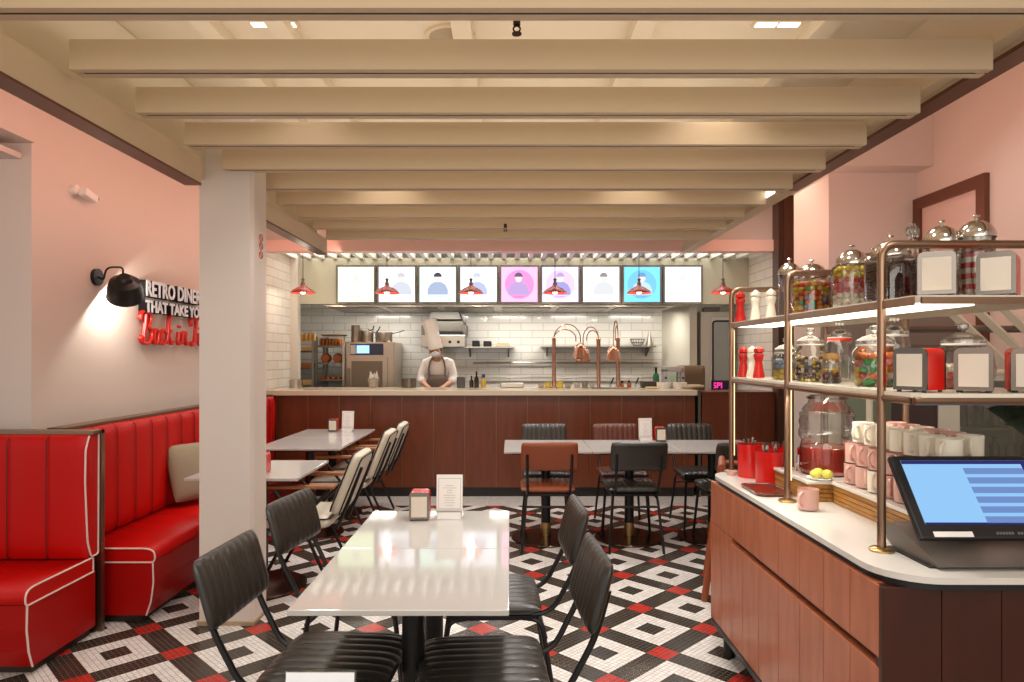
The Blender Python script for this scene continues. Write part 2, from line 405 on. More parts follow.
# ------------------------------------------------------------ bar counter
bc = thing('bar_counter', 'long wood panelled bar counter with a pale stone top', 'counter', (0, 0, 0))
bm = nb(); b2(bm, -2.54, 1.90, 7.02, 7.60, .10, 1.045)
bd = obj('front_panel', bm, M_barwood, bc, smooth=False)
bm = nb()
x = -2.40
while x < 1.9:
    b2(bm, x-.004, x+.004, 7.014, 7.02, .12, 1.04); x += .3225
obj('brass_strip', bm, mat('dull_brass', '#8a6448', .4, .8), bd, smooth=False)
obj('countertop', b2(nb(), -2.54, 1.915, 6.97, 7.66, 1.045, 1.10, .006), M_slab, bc)
obj('toe_kick', b2(nb(), -2.54, 1.90, 7.06, 7.58, 0, .10), mat('kick_black', '#1d1610', .4), bc, smooth=False)
bc2 = thing('side_counter', 'short wood panelled counter at the right end of the long bar', 'counter', (0, 0, 0))
bm = nb(); b2(bm, 1.98, 2.73, 7.04, 7.5, .10, 1.07); obj('front_panel', bm, M_barwood, bc2, smooth=False)
bm = nb(); b2(bm, 2.42, 2.432, 7.034, 7.04, .12, 1.06); obj('brass_strip', bm, MATS['dull_brass'], bc2, smooth=False)
obj('toe_kick', b2(nb(), 1.98, 2.73, 7.08, 7.5, 0, .1), MATS['kick_black'], bc2, smooth=False)
obj('corner_strip', b2(nb(), 1.935, 1.965, 7.03, 7.5, 0, 1.09), M_steeld, bc2, smooth=False)
obj('countertop', b2(nb(), 1.97, 2.73, 7.03, 7.5, 1.07, 1.08), M_barwood, bc2, smooth=False)

# ------------------------------------------------------------ kitchen: menu screens
pal = [('#e4f4c4', '#c9d9a8', '#e4d8e0', '#b8c890'), ('#f4f4fb', '#b9c0cc', '#e8e0e8', '#8c88a0'), ('#d4f4e8', '#8c7cc8', '#6a5a6e', '#88a8b0'),
       ('#eef2ff', '#8f9ad0', '#e0e8ff', '#8888b0'), ('#f8a8d8', '#90a4dc', '#e070b8', '#a02060'), ('#dccdfc', '#6f7fd0', '#d8b8f0', '#a03888'),
       ('#fafafa', '#c8ccd0', '#a8a0a8', '#907890'), ('#70c4f4', '#e8f4ff', '#7cb4e8', '#807888'), ('#fafbf8', '#dcdedc', '#e4e4e4', '#a09c98')]
wd = ['with pale green art, left of all the screens', 'with a faint grey figure, behind the second pendant lamp', 'showing a bust in a purple jacket on pale mint',
      'with a pale blue figure behind the third pendant lamp', 'with a pink backdrop and a blue figure', 'with a lilac backdrop and a dark blue haired bust',
      'with a faint grey haired bust on plain white', 'with a bright cyan backdrop behind the fifth pendant lamp', 'with a faint drawn circle, right of all the screens']
def disc_poly(cx, cz, rx, rz, n=20, a0=0, a1=2*PI):
    return [(cx+rx*math.cos(a0+(a1-a0)*i/n), cz+rz*math.sin(a0+(a1-a0)*i/n)) for i in range(n+(0 if abs(a1-a0-2*PI) < 1e-6 else 1))]
def soft(a, b, f=.45):
    A, B = lin(a), lin(b); v = [A[i]*(1-f)+B[i]*f for i in range(3)]
    return '#' + ''.join('%02x' % int(255*((1.055*c**(1/2.4)-.055) if c > .0031 else 12.92*c)) for c in v)
for k in range(9):
    x = -1.798 + .477*k
    t = thing('menu_screen', 'square lit menu screen ' + wd[k], 'menu screen', (x, 8.0, 2.285), 0, 'lit menu screens above the kitchen')
    bm = nb()
    w, h = .232, .226
    b2(bm, -w, w, -.04, 0, h-.022, h); b2(bm, -w, w, -.04, 0, -h, -h+.022); b2(bm, -w, -w+.022, -.04, 0, -h+.022, h-.022); b2(bm, w-.022, w, -.04, 0, -h+.022, h-.022)
    obj('frame', bm, mat('screen_frame', '#6f6a64', .4, .5), t, smooth=False)
    d = obj('display', b2(nb(), -w+.022, w-.022, -.022, -.01, -h+.022, h-.022), emi('scr%d' % k, pal[k][0], 1.9), t, smooth=False)
    y0, y1 = -.0245, -.023
    ox = [0, .05, 0, -.02, -.01, 0, .03, 0, 0][k]
    if k in (4, 5, 7, 8): obj('backdrop', prism(nb(), disc_poly(0, 0, .17, .17, 32), y0+.0007, y1, 'y'), emi('scrb%d' % k, soft(pal[k][0], pal[k][2], .5), 1.5), d, smooth=False)
    sh = [(ox-.12, -.12), (ox-.12, -.06), (ox-.09, .0), (ox-.04, .03), (ox+.04, .03), (ox+.09, .0), (ox+.12, -.06), (ox+.12, -.12)]
    if k not in (0, 8): obj('figure_art', prism(nb(), sh, y0, y0+.0006, 'y'), emi('scrc%d' % k, soft(pal[k][0], pal[k][1], .6), 1.25), d, smooth=False)
    obj('head_art', prism(nb(), disc_poly(ox, .075, .042, .05), y0-.0002, y0+.0006, 'y'), emi('scrh%d' % k, '#f6e8e4', 1.2), d, smooth=False)
    if k not in (0, 8):
        obj('hair_art', prism(nb(), disc_poly(ox, .085, .05, .055, 16, .1, PI-.1), y0-.0004, y0-.0003, 'y'), emi('scrd%d' % k, pal[k][2] if k != 4 else '#806890', 1.0 if k != 2 else .8), d, smooth=False)
    bm = nb(); prism(bm, [(ox-.07, -.145), (ox+.05, -.135), (ox+.05, -.142), (ox-.07, -.152)], y0-.0006, y0-.0005, 'y')
    obj('lettering', bm, emi('scre%d' % k, soft(pal[k][0], pal[k][3]), 1.0), d, smooth=False)
# pendants
plab = ['leftmost by the tiled wall', 'hanging in front of the second screen', 'hanging in front of the fourth screen', 'hanging in front of the lilac screen', 'hanging in front of the cyan screen', 'hanging right of the last screen']
first = None
for k in range(6):
    loc = (-2.228 + .904*k, 7.35, 2.128); lab = 'small red dome pendant lamp over the bar, ' + plab[k]; grp = 'red pendant lamps over the bar'
    if first is None:
        t = first = thing('pendant_lamp', lab, 'pendant lamp', loc, 0, grp)
        obj('cord', tube(nb(), [(0, 0, .12), (0, 0, .45)], .004, 6), M_blackp, t)
        obj('socket', lathe(nb(), [(0, .085), (.022, .085), (.022, .11), (.014, .118), (.014, .135), (.02, .14), (.016, .155), (0, .158)], 14), M_steeld, t)
        obj('shade', lathe(nb(), [(.02, .088), (.034, .07), (.075, .052), (.11, .028), (.132, 0), (.134, -.004), (.128, -.002), (.105, .024), (.07, .046), (.03, .062), (.018, .08)], 28), M_redp2, t)
        obj('bulb', sph(nb(), (0, 0, .02), .032, 2), emi('bulb_glow', '#fff2dc', 12), t)
    else: t = dup(first, loc, 0, lab, grp)
# hood and equipment
hd = thing('extractor_hood', 'long stainless extractor hood hanging under the row of screens', 'extractor hood', (0, 0, 0))
bm = nb(); b2(bm, -2.2, 1.95, 8.14, 9.28, 2.04, 2.10)
obj('canopy', bm, M_steel, hd, smooth=False)
bm = nb()
for x in (-1.9, -1.2, -.5, .2, .9, 1.6): b2(bm, x-.3, x+.3, 8.3, 9.1, 2.03, 2.04)
obj('filter', bm, M_steeld, hd, smooth=False)
pc = thing('prep_counter', 'stainless prep counter behind the bar where the chef works', 'counter', (0, 0, 0))
obj('worktop', b2(nb(), -2.4, 1.9, 7.70, 8.02, .99, 1.03), M_steel, pc, smooth=False)
obj('cabinet', b2(nb(), -2.38, 1.88, 7.72, 8.0, 0, .99), M_steeld, pc, smooth=False)
rc = thing('rear_counter', 'stainless back counter along the white tiled kitchen wall', 'counter', (0, 0, 0))
obj('worktop', b2(nb(), -1.45, 2.05, 8.75, 9.29, .91, .95), M_steel, rc, smooth=False)
obj('cabinet', b2(nb(), -1.43, 2.03, 8.78, 9.28, 0, .91), M_steeld, rc, smooth=False)
# rails on the wall
for (x0, x1, z, lb) in ((-.62, .06, 1.555, 'short steel wall shelf right of the grill'), (.42, 1.93, 1.565, 'long steel wall shelf behind the heat lamps')):
    t = thing('wall_shelf', lb, 'shelf', (0, 0, 0))
    obj('board', b2(nb(), x0, x1, 9.0, 9.3, z, z+.02), M_steel, t, smooth=False)
    for x in (x0+.08, x1-.08): obj('bracket', prism(nb(), [(9.3, z), (9.05, z), (9.3, z-.12)], x-.01, x+.01, 'x'), M_steeld, t, smooth=False)
for z in (1.36, 1.16):
    t = thing('wall_rail', 'thin steel rail on the tiled wall, ' + ('upper of the pair' if z > 1.3 else 'lower of the pair'), 'rail')
    obj('bar', tube(nb(), [(-.5, 9.25, z), (2.0, 9.25, z)], .012), M_steel, t)
    for x in (-.45, .75, 1.95): obj('bracket', tube(nb(), [(x, 9.25, z), (x, 9.3, z)], .01), M_steel, t)
# combi oven
S = 8.7/683
def px(x, Y): return (x-CX)*Y/F
def pz(y, Y): return EYE + (HY-y)*Y/F
ov = thing('combi_oven', 'tall stainless combi oven with a lit control panel', 'oven', (0, 0, 0))
Y = 8.6
obj('body', b2(nb(), px(345, Y), px(394, Y), Y, Y+.66, .12, pz(342, Y), .01), mat('oven_steel', '#b8a896', .35, .9), ov)
cp_ = obj('control_panel', b2(nb(), px(350.5, Y), px(383.5, Y), Y-.015, Y+.002, pz(355, Y), pz(343.7, Y)), mat('panel_navy', '#232a52', .3), ov, smooth=False)
obj('display', b2(nb(), px(357, Y), px(369.5, Y), Y-.018, Y-.014, pz(353.3, Y), pz(345.3, Y)), emi('blue_display', '#a8d0ff', 1.6), cp_, smooth=False)
bm = nb(); b2(bm, px(351, Y), px(356, Y), Y-.018, Y-.014, pz(354, Y), pz(345, Y)); obj('button_strip', bm, M_paper, cp_, smooth=False)
dd = obj('door', b2(nb(), px(347, Y), px(388, Y), Y-.03, Y+.002, .3, pz(357, Y), .006), MATS['oven_steel'], ov)
obj('window', b2(nb(), px(352, Y), px(383, Y), Y-.034, Y-.029, .5, pz(361, Y)), mat('oven_glass', '#8a7c68', .15), dd, smooth=False)
obj('handle', tube(nb(), [(px(349.5, Y), Y-.07, .6), (px(349.5, Y), Y-.07, 1.3)], .012), M_steel, dd)
for s in (0, 1):
    for q in (0, 1): obj('foot', cyl(nb(), (px(350 + 38*s, Y), Y+.08+.5*q), .025, 0, .125, 10), M_black, ov)
# pots on the oven
zt = pz(342, Y)+.0
def pot(x0, x1, y0, y1, Yp, zb, label, handle=None, lid=False):
    t = thing('stock_pot' if not handle else 'saucepan', label, 'pot', ((px(x0, Yp)+px(x1, Yp))/2, Yp+.1, zb), 0, 'pans on top of the oven')
    r = (px(x1, Yp)-px(x0, Yp))/2; h = (y1-y0)*Yp/F
    obj('bowl', lathe(nb(), [(0, 0), (r*.95, 0), (r, .008), (r, h-.004), (r*1.04, h), (r*.97, h), (r*.95, .01), (0, .01)], 22), M_steel, t)
    if handle: obj('handle', tube(nb(), fil([(r*.9, 0, h*.85), (r+.05, 0, h*.95), (handle[0], 0, handle[1])], .03), .008, 6), M_black, t)
    else:
        for s in (-1, 1): obj('handle', tube(nb(), fil([(s*r, -.03, h*.7), (s*(r+.03), -.03, h*.72), (s*(r+.03), .03, h*.72), (s*r, .03, h*.7)], .02), .004, 6), M_steeld, t)
    return t
pot(349.5, 358.5, 325, 342, 8.62, zt, 'tall narrow steel pot at the left end of the oven top')
pot(360, 372, 331, 342, 8.62, zt, 'small steel saucepan on the oven with its handle pointing up', (.16, .2))
pot(374, 391, 332, 342, 8.62, zt, 'wide steel saucepan at the right end of the oven top', (.26, .15))
pot(356, 368, 328, 342, 8.85, zt, 'dark steel pan behind the other pans on the oven', (.13, .22))
# bread racks
def rack(cx, w, Yr, ztop, label):
    t = thing('bread_rack', label, 'rack', (cx, Yr, 0), 0, 'steel bread trolleys')
    for sx in (-1, 1):
        for q in (0, 1): obj('post', b2(nb(), sx*w/2-.014, sx*w/2+.014, q*.5-.014, q*.5+.014, .08, ztop), M_steel, t, smooth=False)
    for z in [ztop-.14-.21*j for j in range(6)]:
        bm = nb(); b2(bm, -w/2, w/2, 0, .5, z, z+.008); b2(bm, -w/2, w/2, -.004, 0, z, z+.02); obj('tray', bm, M_steeld, t, smooth=False)
    for sx in (-1, 1):
        for q in (0, 1): obj('caster', cyl(nb(), (0, 0), .04, -.012, .012, 14, M=T(sx*w/2, q*.5, .04) @ RY(90)), M_black, t)
    return t
RK1 = rack(px(330, 8.55), .34, 8.55, pz(336, 8.55), 'steel rack trolley of bread beside the oven')
RK2 = rack(px(300, 8.45), .34, 8.42, pz(341, 8.45), 'steel rack trolley half hidden by the wall pier')
zt1 = pz(336, 8.55)
m_crust = mat('bread_crust', '#b8702c', .6, noise=.3, nscale=30); m_crumb = mat('bread_crumb', '#e8c080', .7)
m_bun = mat('bun_glaze', '#c0662a', .35, noise=.4, nscale=25)
t = thing('serving_tray', 'golden flat tray on top of the bread rack', 'tray', (px(330, 8.55), 8.75, zt1+.001))
obj('dish', lathe(nb(), [(0, 0), (.14, 0), (.17, .02), (.165, .022), (.14, .005), (0, .005)], 24), mat('tray_gold', '#d8b870', .3, .5), t)
ob = None
for k in range(7):
    z = zt1-.14+.008; x = px(330, 8.6)-.125+.04*k
    bm = nb(); prism(bm, [(-.05, 0), (.05, 0), (.055, .08), (.03, .105), (-.03, .105), (-.055, .08)], -.012, .012, 'x')
    if ob is None:
        ob = obj('bread_slice', bm, m_crust); ob.location = (x, 8.66, z); tag(ob, 'slice of toast bread on the top rack tray, first from the left', 'bread', 'sliced bread in the rack')
    else:
        bm.free(); c = ob.copy(); COL.objects.link(c); c.location = (x, 8.66, z); c['label'] = 'slice of toast bread on the top rack tray, %s from the left' % ORD[k]
for k in range(2):
    o = obj('round_loaf', lathe(nb(), [(0, -.06), (.05, -.06), (.062, -.03), (.062, .03), (.05, .06), (0, .06)], 20, M=RX(90)), mat('loaf_brown', '#b8642c', .6, noise=.4, nscale=20))
    o.location = (px(323.5+12*k, 8.6)+.02, 8.66, zt1-.35+.008+.063); tag(o, 'round brown loaf on the middle rack tray, ' + ('beside the left post' if k == 0 else 'nearer the oven'), 'bread', 'round loaves in the rack')
n = 0
for r_ in range(2):
    for k in range(4):
        o = obj('bread_bun', sph(nb(), (0, 0, .02), .032, 2, (1, 1, .75)), m_bun)
        o.location = (px(330, 8.6)-.105+.07*k+(.03 if r_ else 0), 8.62+.12*r_, zt1-.56+.012); tag(o, 'glazed bun on the lower rack tray, %s in the %s row' % (ORD[k], 'front' if r_ == 0 else 'back'), 'bread', 'buns in the rack')
for k in range(4):
    o = obj('condiment_jar', lathe(nb(), [(0, 0), (.026, 0), (.028, .01), (.028, .07), (.018, .085), (.018, .1), (0, .1)], 14), mat('honey', '#d8a050', .2))
    o.location = (px(303.5+4*k, 8.6), 8.52+.01*k, pz(341, 8.45)+.0005); tag(o, 'small honey coloured jar on the left rack top, %s from the pier' % ORD[k], 'jar', 'jars on the left rack')
for k in range(3):
    o = obj('loaf_tin', b2(nb(), -.07, .07, -.12, .12, 0, .07, .008), m_crumb if k != 1 else m_crust)
    o.location = (px(307, 8.5), 8.6, pz(341, 8.45)-.14+.009-.21*(k+0)); tag(o, 'loaf in the half hidden rack, %s tray from the top' % ORD[k], 'bread', 'loaves in the left rack')
# salamander grill
Yg = 8.9
t = thing('salamander_grill', 'stainless wall grill with knobs behind the chef', 'grill', (0, 0, 0))
obj('body', b2(nb(), px(421, Yg), px(465, Yg), Yg, 9.29, pz(347, Yg), pz(335, Yg), .006), M_steel, t)
obj('hood', b2(nb(), px(426, Yg), px(464, Yg), Yg+.02, 9.29, pz(332, Yg), pz(321, Yg), .015), mat('grill_steel', '#5e5a54', .45, .6), t)
obj('top_box', prism(nb(), [(px(428, Yg), pz(319, Yg)), (px(461, Yg), pz(319, Yg)), (px(458, Yg), pz(311, Yg)), (px(431, Yg), pz(311, Yg))], Yg+.06, 9.29, 'y'), MATS['grill_steel'], t, smooth=False)
obj('grill_cavity', b2(nb(), px(430, Yg), px(462, Yg), Yg+.03, 9.28, pz(335, Yg), pz(332, Yg)), M_black, t, smooth=False)
for q in (421, 463): obj('side_arm', b2(nb(), px(q, Yg), px(q+3, Yg), Yg+.02, 9.25, pz(336, Yg), pz(325, Yg)), M_steeld, t, smooth=False)
for k, x in enumerate((441, 450, 458.5)):
    obj('knob', cyl(nb(), (0, 0), .02, 0, .02, 14, M=T(px(x, Yg), Yg, pz(342, Yg)) @ RX(90)), M_black if k else M_redpl, t)
# items on wall shelves
z = 1.575
for k, (x, w, h, m_, lb) in enumerate(((476, .10, .08, M_black, 'black box on the short wall shelf, beside the grill'), (487.5, .11, .075, M_black, 'black container on the short wall shelf, beside the boards'))):
    o = obj('storage_box', b2(nb(), -w/2, w/2, -.06, .06, 0, h, .01), m_); o.location = (px(x, 9.1), 9.12, z); tag(o, lb, 'box')
for k in range(3):
    o = obj('cutting_board', b2(nb(), -.1+k*.01, .1-k*.01, -.08, .08, 0, .014, .003), [mat('board_green', '#a8b090', .5), mat('board_beige', '#cdb890', .5), mat('board_tan', '#b09468', .5)][k]); o.location = (px(503, 9.1), 9.12, z+.0145*k)
    tag(o, ['pale green board at the bottom of the shelf stack', 'beige board in the middle of the shelf stack', 'tan board on top of the shelf stack'][k], 'cutting board', 'boards on the short shelf')
z = 1.585
t = thing('wire_basket', 'round dark wire fruit basket on the long wall shelf', 'basket', (px(638, 9.1), 9.14, z))
bm = nb()
for a in range(16):
    c_, s_ = math.cos(a*PI/8), math.sin(a*PI/8); tube(bm, [(.045*c_, .045*s_, .003), (.08*c_, .08*s_, .045), (.1*c_, .1*s_, .09)], .0035, 5)
obj('wires', bm, M_steeld, t)
for r_, zz in ((.045, .004), (.08, .045), (.1, .09)):
    obj('hoop', tube(nb(), [(r_*math.cos(a*PI/12), r_*math.sin(a*PI/12), zz) for a in range(25)], .004, 5), M_steeld, t)
o = obj('cone_strainer', lathe(nb(), [(0, .2), (.012, .19), (.05, 0), (.045, 0), (0, .16)], 16), mat('pewter', '#9a9488', .4, .8)); o.location = (px(650, 9.1), 9.14, z); tag(o, 'grey metal cone standing at the shelf end', 'strainer')
# heat lamps on the bar
def heat_post(x, label, arcs):
    Yh = 7.5; X = px(x, Yh)
    t = thing('heat_lamp_stand', label, 'heat lamp', (X, Yh, 1.10), 0, 'copper heat lamp stands')
    H = pz(337, Yh)-1.10
    obj('post', lathe(nb(), [(0, 0), (.035, 0), (.035, .01), (.022, .015), (.022, H-.04), (.026, H-.03), (.02, H-.01), (.012, H), (0, H+.005)], 18), M_copper, t)
    for (dx, top, dz, ro) in arcs:
        pts = [(dx*(1-math.cos(a))/2, 0, H-.02 + (top-H+.02 if False else top)*math.sin(a)) if a < PI*.999 else (dx, 0, H-.02) for a in [PI*i/14 for i in range(15)]]
        pts.append((dx, 0, H-.02+dz))
        obj('arm', tube(nb(), pts, .0065, 6), M_copper, t)
        if ro:
            bm = nb(); zz = H-.02+dz
            lathe(bm, [(0, .01), (.02, .01), (.04, -.005), (.062, -.03), (.068, -.06), (.082, -.15), (.078, -.15), (.062, -.06), (.05, -.03), (0, -.01)], 22, c=(dx, 0, zz)); obj('lamp_shade', bm, M_copper, t)
    return t
heat_post(554, 'copper heat lamp stand at the left, with double arching arms', [(.29, .16, -.06, True), (.24, .10, -.03, False)])
heat_post(598.5, 'copper heat lamp stand in the middle, arms arching left', [(-.17, .13, -.10, True), (-.13, .09, -.02, False)])
heat_post(618, 'copper heat lamp stand nearest the toaster, with a steep folded arm', [(-.05, .20, -.09, True), (-.03, .14, -.02, False)])
# things on the bar top and prep side
def put(o, x, Yp, z, label, cat, group=None):
    o.location = (px(x, Yp), Yp, z); return tag(o, label, cat, group)
B = 1.10
def bottle_bm(r, h): return lathe(nb(), [(0, 0), (r, 0), (r, h*.55), (r*.4, h*.72), (r*.4, h), (0, h)], 14)
put(obj('napkin_bucket', lathe(nb(), [(0, 0), (.05, 0), (.062, .10), (.066, .10), (.06, .095), (0, .01)], 18), M_steel), 373.5, 7.56, B, 'steel bucket lined with white paper on the bar', 'bucket')
bm = nb()
for k in range(7):
    a = k*.9; prism(bm, [(-.035, 0), (.035, 0), (.01+.02*math.sin(a), .10+.02*math.cos(a*2))], -.002, .002, 'y', M=T(.028*math.cos(a), .028*math.sin(a), .07) @ RZ(a*57))
put(obj('paper_napkins', bm, M_paper, smooth=False), 373.5, 7.56, B, 'crumpled white paper sticking out of the steel bucket', 'paper', None)['kind'] = 'stuff'
put(obj('utensil_pot', lathe(nb(), [(0, 0), (.07, 0), (.072, .09), (.068, .09), (.066, .01), (0, .01)], 18), M_steel), 296, 7.5, B, 'steel container at the far left of the bar', 'container')
put(obj('cooking_pot', lathe(nb(), [(0, 0), (.08, 0), (.082, .1), (.076, .1), (.075, .01), (0, .01)], 18), M_steeld), 409, 7.56, B-.0, 'round steel pot on the bar left of the chef', 'pot')
put(obj('squeeze_box', b2(nb(), -.045, .045, -.04, .04, 0, .12, .01), mat('dark_jar', '#4a4644', .3)), 461, 7.56, B, 'dark square container on the bar right of the chef', 'container')
put(obj('oil_bottle', bottle_bm(.026, .18), mat('bottle_dark', '#2e241c', .15)), 476.5, 7.54, B, 'tall dark bottle standing on the bar', 'bottle')
put(obj('soy_bottle', bottle_bm(.024, .13), mat('bottle_brown', '#3c2a20', .15)), 471.5, 7.56, B, 'shorter brown bottle beside the tall dark bottle', 'bottle')
yb = thing('sauce_bottle', 'yellow sauce bottle with a blue cap on the bar', 'bottle', (px(483.5, 7.55), 7.55, B))
obj('body', lathe(nb(), [(0, 0), (.026, 0), (.026, .09), (.016, .11), (0, .112)], 14), mat('mustard', '#c8ac48', .3), yb)
obj('cap', lathe(nb(), [(0, .11), (.02, .11), (.018, .15), (0, .15)], 12), mat('cap_blue', '#2c3c90', .3), yb)
put(obj('steel_bin', b2(nb(), -.13, .13, -.04, .04, 0, .055, .01), M_steel), 512, 7.58, B, 'long low steel pan on the bar between the bottles and lamps', 'pan')
for k, (x, c_) in enumerate(((541, '#b8b0a4'), (548, '#e0c040'), (560, '#e0c848'), (568, '#a8a49a'), (577, '#c4beb4'), (585, '#8c867c'), (592, '#d8d4cc'))):
    nm = ['grey', 'yellow', 'yellow', 'grey steel', 'pale steel', 'dark grey', 'white'][k]
    pos = ['left of the first heat lamp', 'just left of the first heat lamp post', 'just right of the first heat lamp post', 'below the double lamp arms', 'below the hanging copper shades', 'right of the hanging copper shades', 'left of the middle heat lamp post'][k]
    put(obj('small_tub', lathe(nb(), [(0, 0), (.03, 0), (.036, .05+.01*(k % 3)), (.033, .05+.01*(k % 3)), (.028, .006), (0, .006)], 14), mat('tub%d' % k, c_, .3)), x, 7.48+.02*(k % 2), B, 'small %s tub on the bar %s' % (nm, pos), 'tub', 'small tubs on the bar')
bt = put(obj('serving_tray', b2(nb(), -.2, .2, -.05, .05, 0, .012, .004), M_steeld), 610, 7.38, B, 'flat steel tray on the bar at the foot of the heat lamps', 'tray')
for k, (x, c_, h) in enumerate(((611, '#2a2624', .11), (622, '#c07030', .075), (629, '#c88038', .08), (636, '#2a2624', .11))):
    t = thing('kitchen_knife' if k in (0, 3) else 'sauce_jar', ['dark handled utensil standing behind the tray', 'orange jar beside the last heat lamp post', 'orange jar with a dark lid further right', 'black handled utensil leaning towards the toaster'][k], 'utensil' if k in (0, 3) else 'jar', (px(x, 7.58), 7.58, B))
    if k in (0, 3):
        obj('handle', tube(nb(), [(.0, 0, .045), (.03, 0, h)], .009, 8), mat('handle_black', '#1c1a18', .4), t); obj('blade', b2(nb(), -.014, .004, -.002, .002, 0, .05), M_steel, t)
    else:
        obj('body', lathe(nb(), [(0, 0), (.024, 0), (.024, h*.7), (0, h*.7)], 12), mat('orange_sauce', '#b86c30', .25), t); obj('lid', lathe(nb(), [(0, h*.7), (.02, h*.7), (.014, h), (0, h)], 12), M_black, t)
# toaster box, green bottle, ice machine etc.
put(obj('toaster_box', b2(nb(), -.09, .09, -.05, .05, 0, .075, .012), mat('brown_box', '#4a3830', .4)), 649, 7.52, B, 'dark brown box on the bar right of the utensils', 'box')
gb = thing('green_bottle', 'green glass bottle with a black neck behind the brown box', 'bottle', (px(656, 7.6), 7.6, B))
obj('body', lathe(nb(), [(0, 0), (.036, 0), (.036, .13), (.02, .16), (0, .16)], 16), mat('green_glass', '#3c7a58', .15), gb); obj('cap', cyl(nb(), (0, 0), .014, .16, .225, 10), M_black, gb)
im = thing('coffee_machine', 'white and steel machine with an arched opening on the bar', 'machine', (px(672, 7.6), 7.56, B))
bm = nb(); b2(bm, -.115, -.075, -.06, .06, 0, .20); b2(bm, .075, .115, -.06, .06, 0, .20); b2(bm, -.115, .115, -.06, .06, .17, .235, .01)
obj('housing', bm, mat('machine_white', '#c8c4c4', .25, .3), im, smooth=False)
obj('drum', b2(nb(), -.07, .07, -.04, .05, .02, .165), M_panel, im, smooth=False)
obj('base', b2(nb(), -.12, .12, -.07, .06, 0, .02), M_steel, im, smooth=False)
for k in (-1, 1): obj('knob', cyl(nb(), (0, 0), .012, 0, .02, 10, M=T(k*.095, -.06, .11) @ RX(90)), M_blackp, im)
for k, x in enumerate((663.5, 680)):
    put(obj('white_bowl', lathe(nb(), [(0, 0), (.07, 0), (.075, .065), (.07, .065), (.065, .01), (0, .01)], 22), M_paper), x, 7.4, B, 'round white bowl at the right end of the bar, ' + ('left of the pair' if k == 0 else 'right of the pair'), 'bowl', 'white bowls on the bar')
put(obj('lemon_cloth', pad(nb(), .14, .08, .02, 1), mat('cloth_yellow', '#e0d498', .8)), 652, 7.35, B+.01, 'pale yellow folded cloth left of the white bowls', 'cloth')
put(obj('pie', lathe(nb(), [(0, 0), (.1, 0), (.12, .02), (.115, .035), (.06, .045), (0, .045)], 26), mat('pie_crust', '#d8c4a4', .6, noise=.5, nscale=40)), 693, 7.32, B, 'round pie at the right end of the bar', 'pie')
# upright brown board + fridge at right
o = obj('leather_sack', pad(nb(), .34, .34, .16, 1, M=RX(90) @ T(0, 0, 0)), mat('sack_brown', '#7a6248', .8, noise=.3, nscale=12)); o.location = (px(694, 7.9), 8.05, 1.17); tag(o, 'brown sack leaning behind the pie at the bar end', 'sack')
st = thing('service_trolley', 'steel trolley holding the brown sack behind the bar end', 'trolley', (px(694, 7.9), 8.05, 0))
obj('deck', b2(nb(), -.2, .2, -.15, .15, .97, 1.0), M_steel, st, smooth=False)
for sx in (-1, 1):
    for q in (-1, 1): obj('leg', b2(nb(), sx*.18-.012, sx*.18+.012, q*.13-.012, q*.13+.012, 0, .97), M_steel, st, smooth=False)
fr = thing('upright_fridge', 'tall grey upright fridge with a black rimmed glass door', 'fridge', (2.36, 8.45, 0))
obj('body', b2(nb(), 0, .42, 0, .7, 0, 2.0, .008), mat('fridge_grey', '#cfcbc0', .35), fr)
d_ = obj('door', b2(nb(), .12, .40, -.03, -.002, .35, 1.93, .006), mat('fridge_white', '#dcdad2', .3), fr)
rp = fil([(.14, -.034, .5), (.14, -.034, 1.88), (.39, -.034, 1.88), (.39, -.034, .5), (.14, -.034, .5)], .04)
obj('window_seal', tube(nb(), rp, .012, 6), M_blackp, d_)
obj('window', b2(nb(), .145, .385, -.036, -.031, .5, 1.88), mat('fridge_window', '#9aa09c', .1), d_, smooth=False)
sgn = obj('sign_plate', b2(nb(), .12, .40, -.038, -.031, 1.035, 1.15), mat('sign_navy', '#2c1840', .3), d_, smooth=False)
def text(s, size, m, parent=None, ext=.002, off=0., shear=0., align='LEFT', name='lettering'):
    cu = bpy.data.curves.new(name, 'FONT'); cu.body = s; cu.size = size; cu.extrude = ext; cu.offset = off; cu.shear = shear; cu.align_x = align
    cu.resolution_u = 3
    cu.materials.append(m)
    o = bpy.data.objects.new(name, cu); COL.objects.link(o)
    dg_ = bpy.context.evaluated_depsgraph_get(); me = bpy.data.meshes.new_from_object(o.evaluated_get(dg_)); bpy.data.objects.remove(o)
    o = bpy.data.objects.new(name, me); COL.objects.link(o)
    if parent: o.parent = parent
    return o
o = text('SPI', .10, emi('neon_pink', '#ff3ca0', 1.5), sgn, .001, .002); o.location = (.135, -.040, 1.055); o.rotation_euler = (R(90), 0, 0)
o = obj('fridge_magnet', b2(nb(), -.1, .1, -.05, .05, 0, .05, .01), M_steeld); o.location = (2.5, 8.5, 2.001); tag(o, 'small dark box lying on top of the fridge', 'box'); o.name = 'small_box'

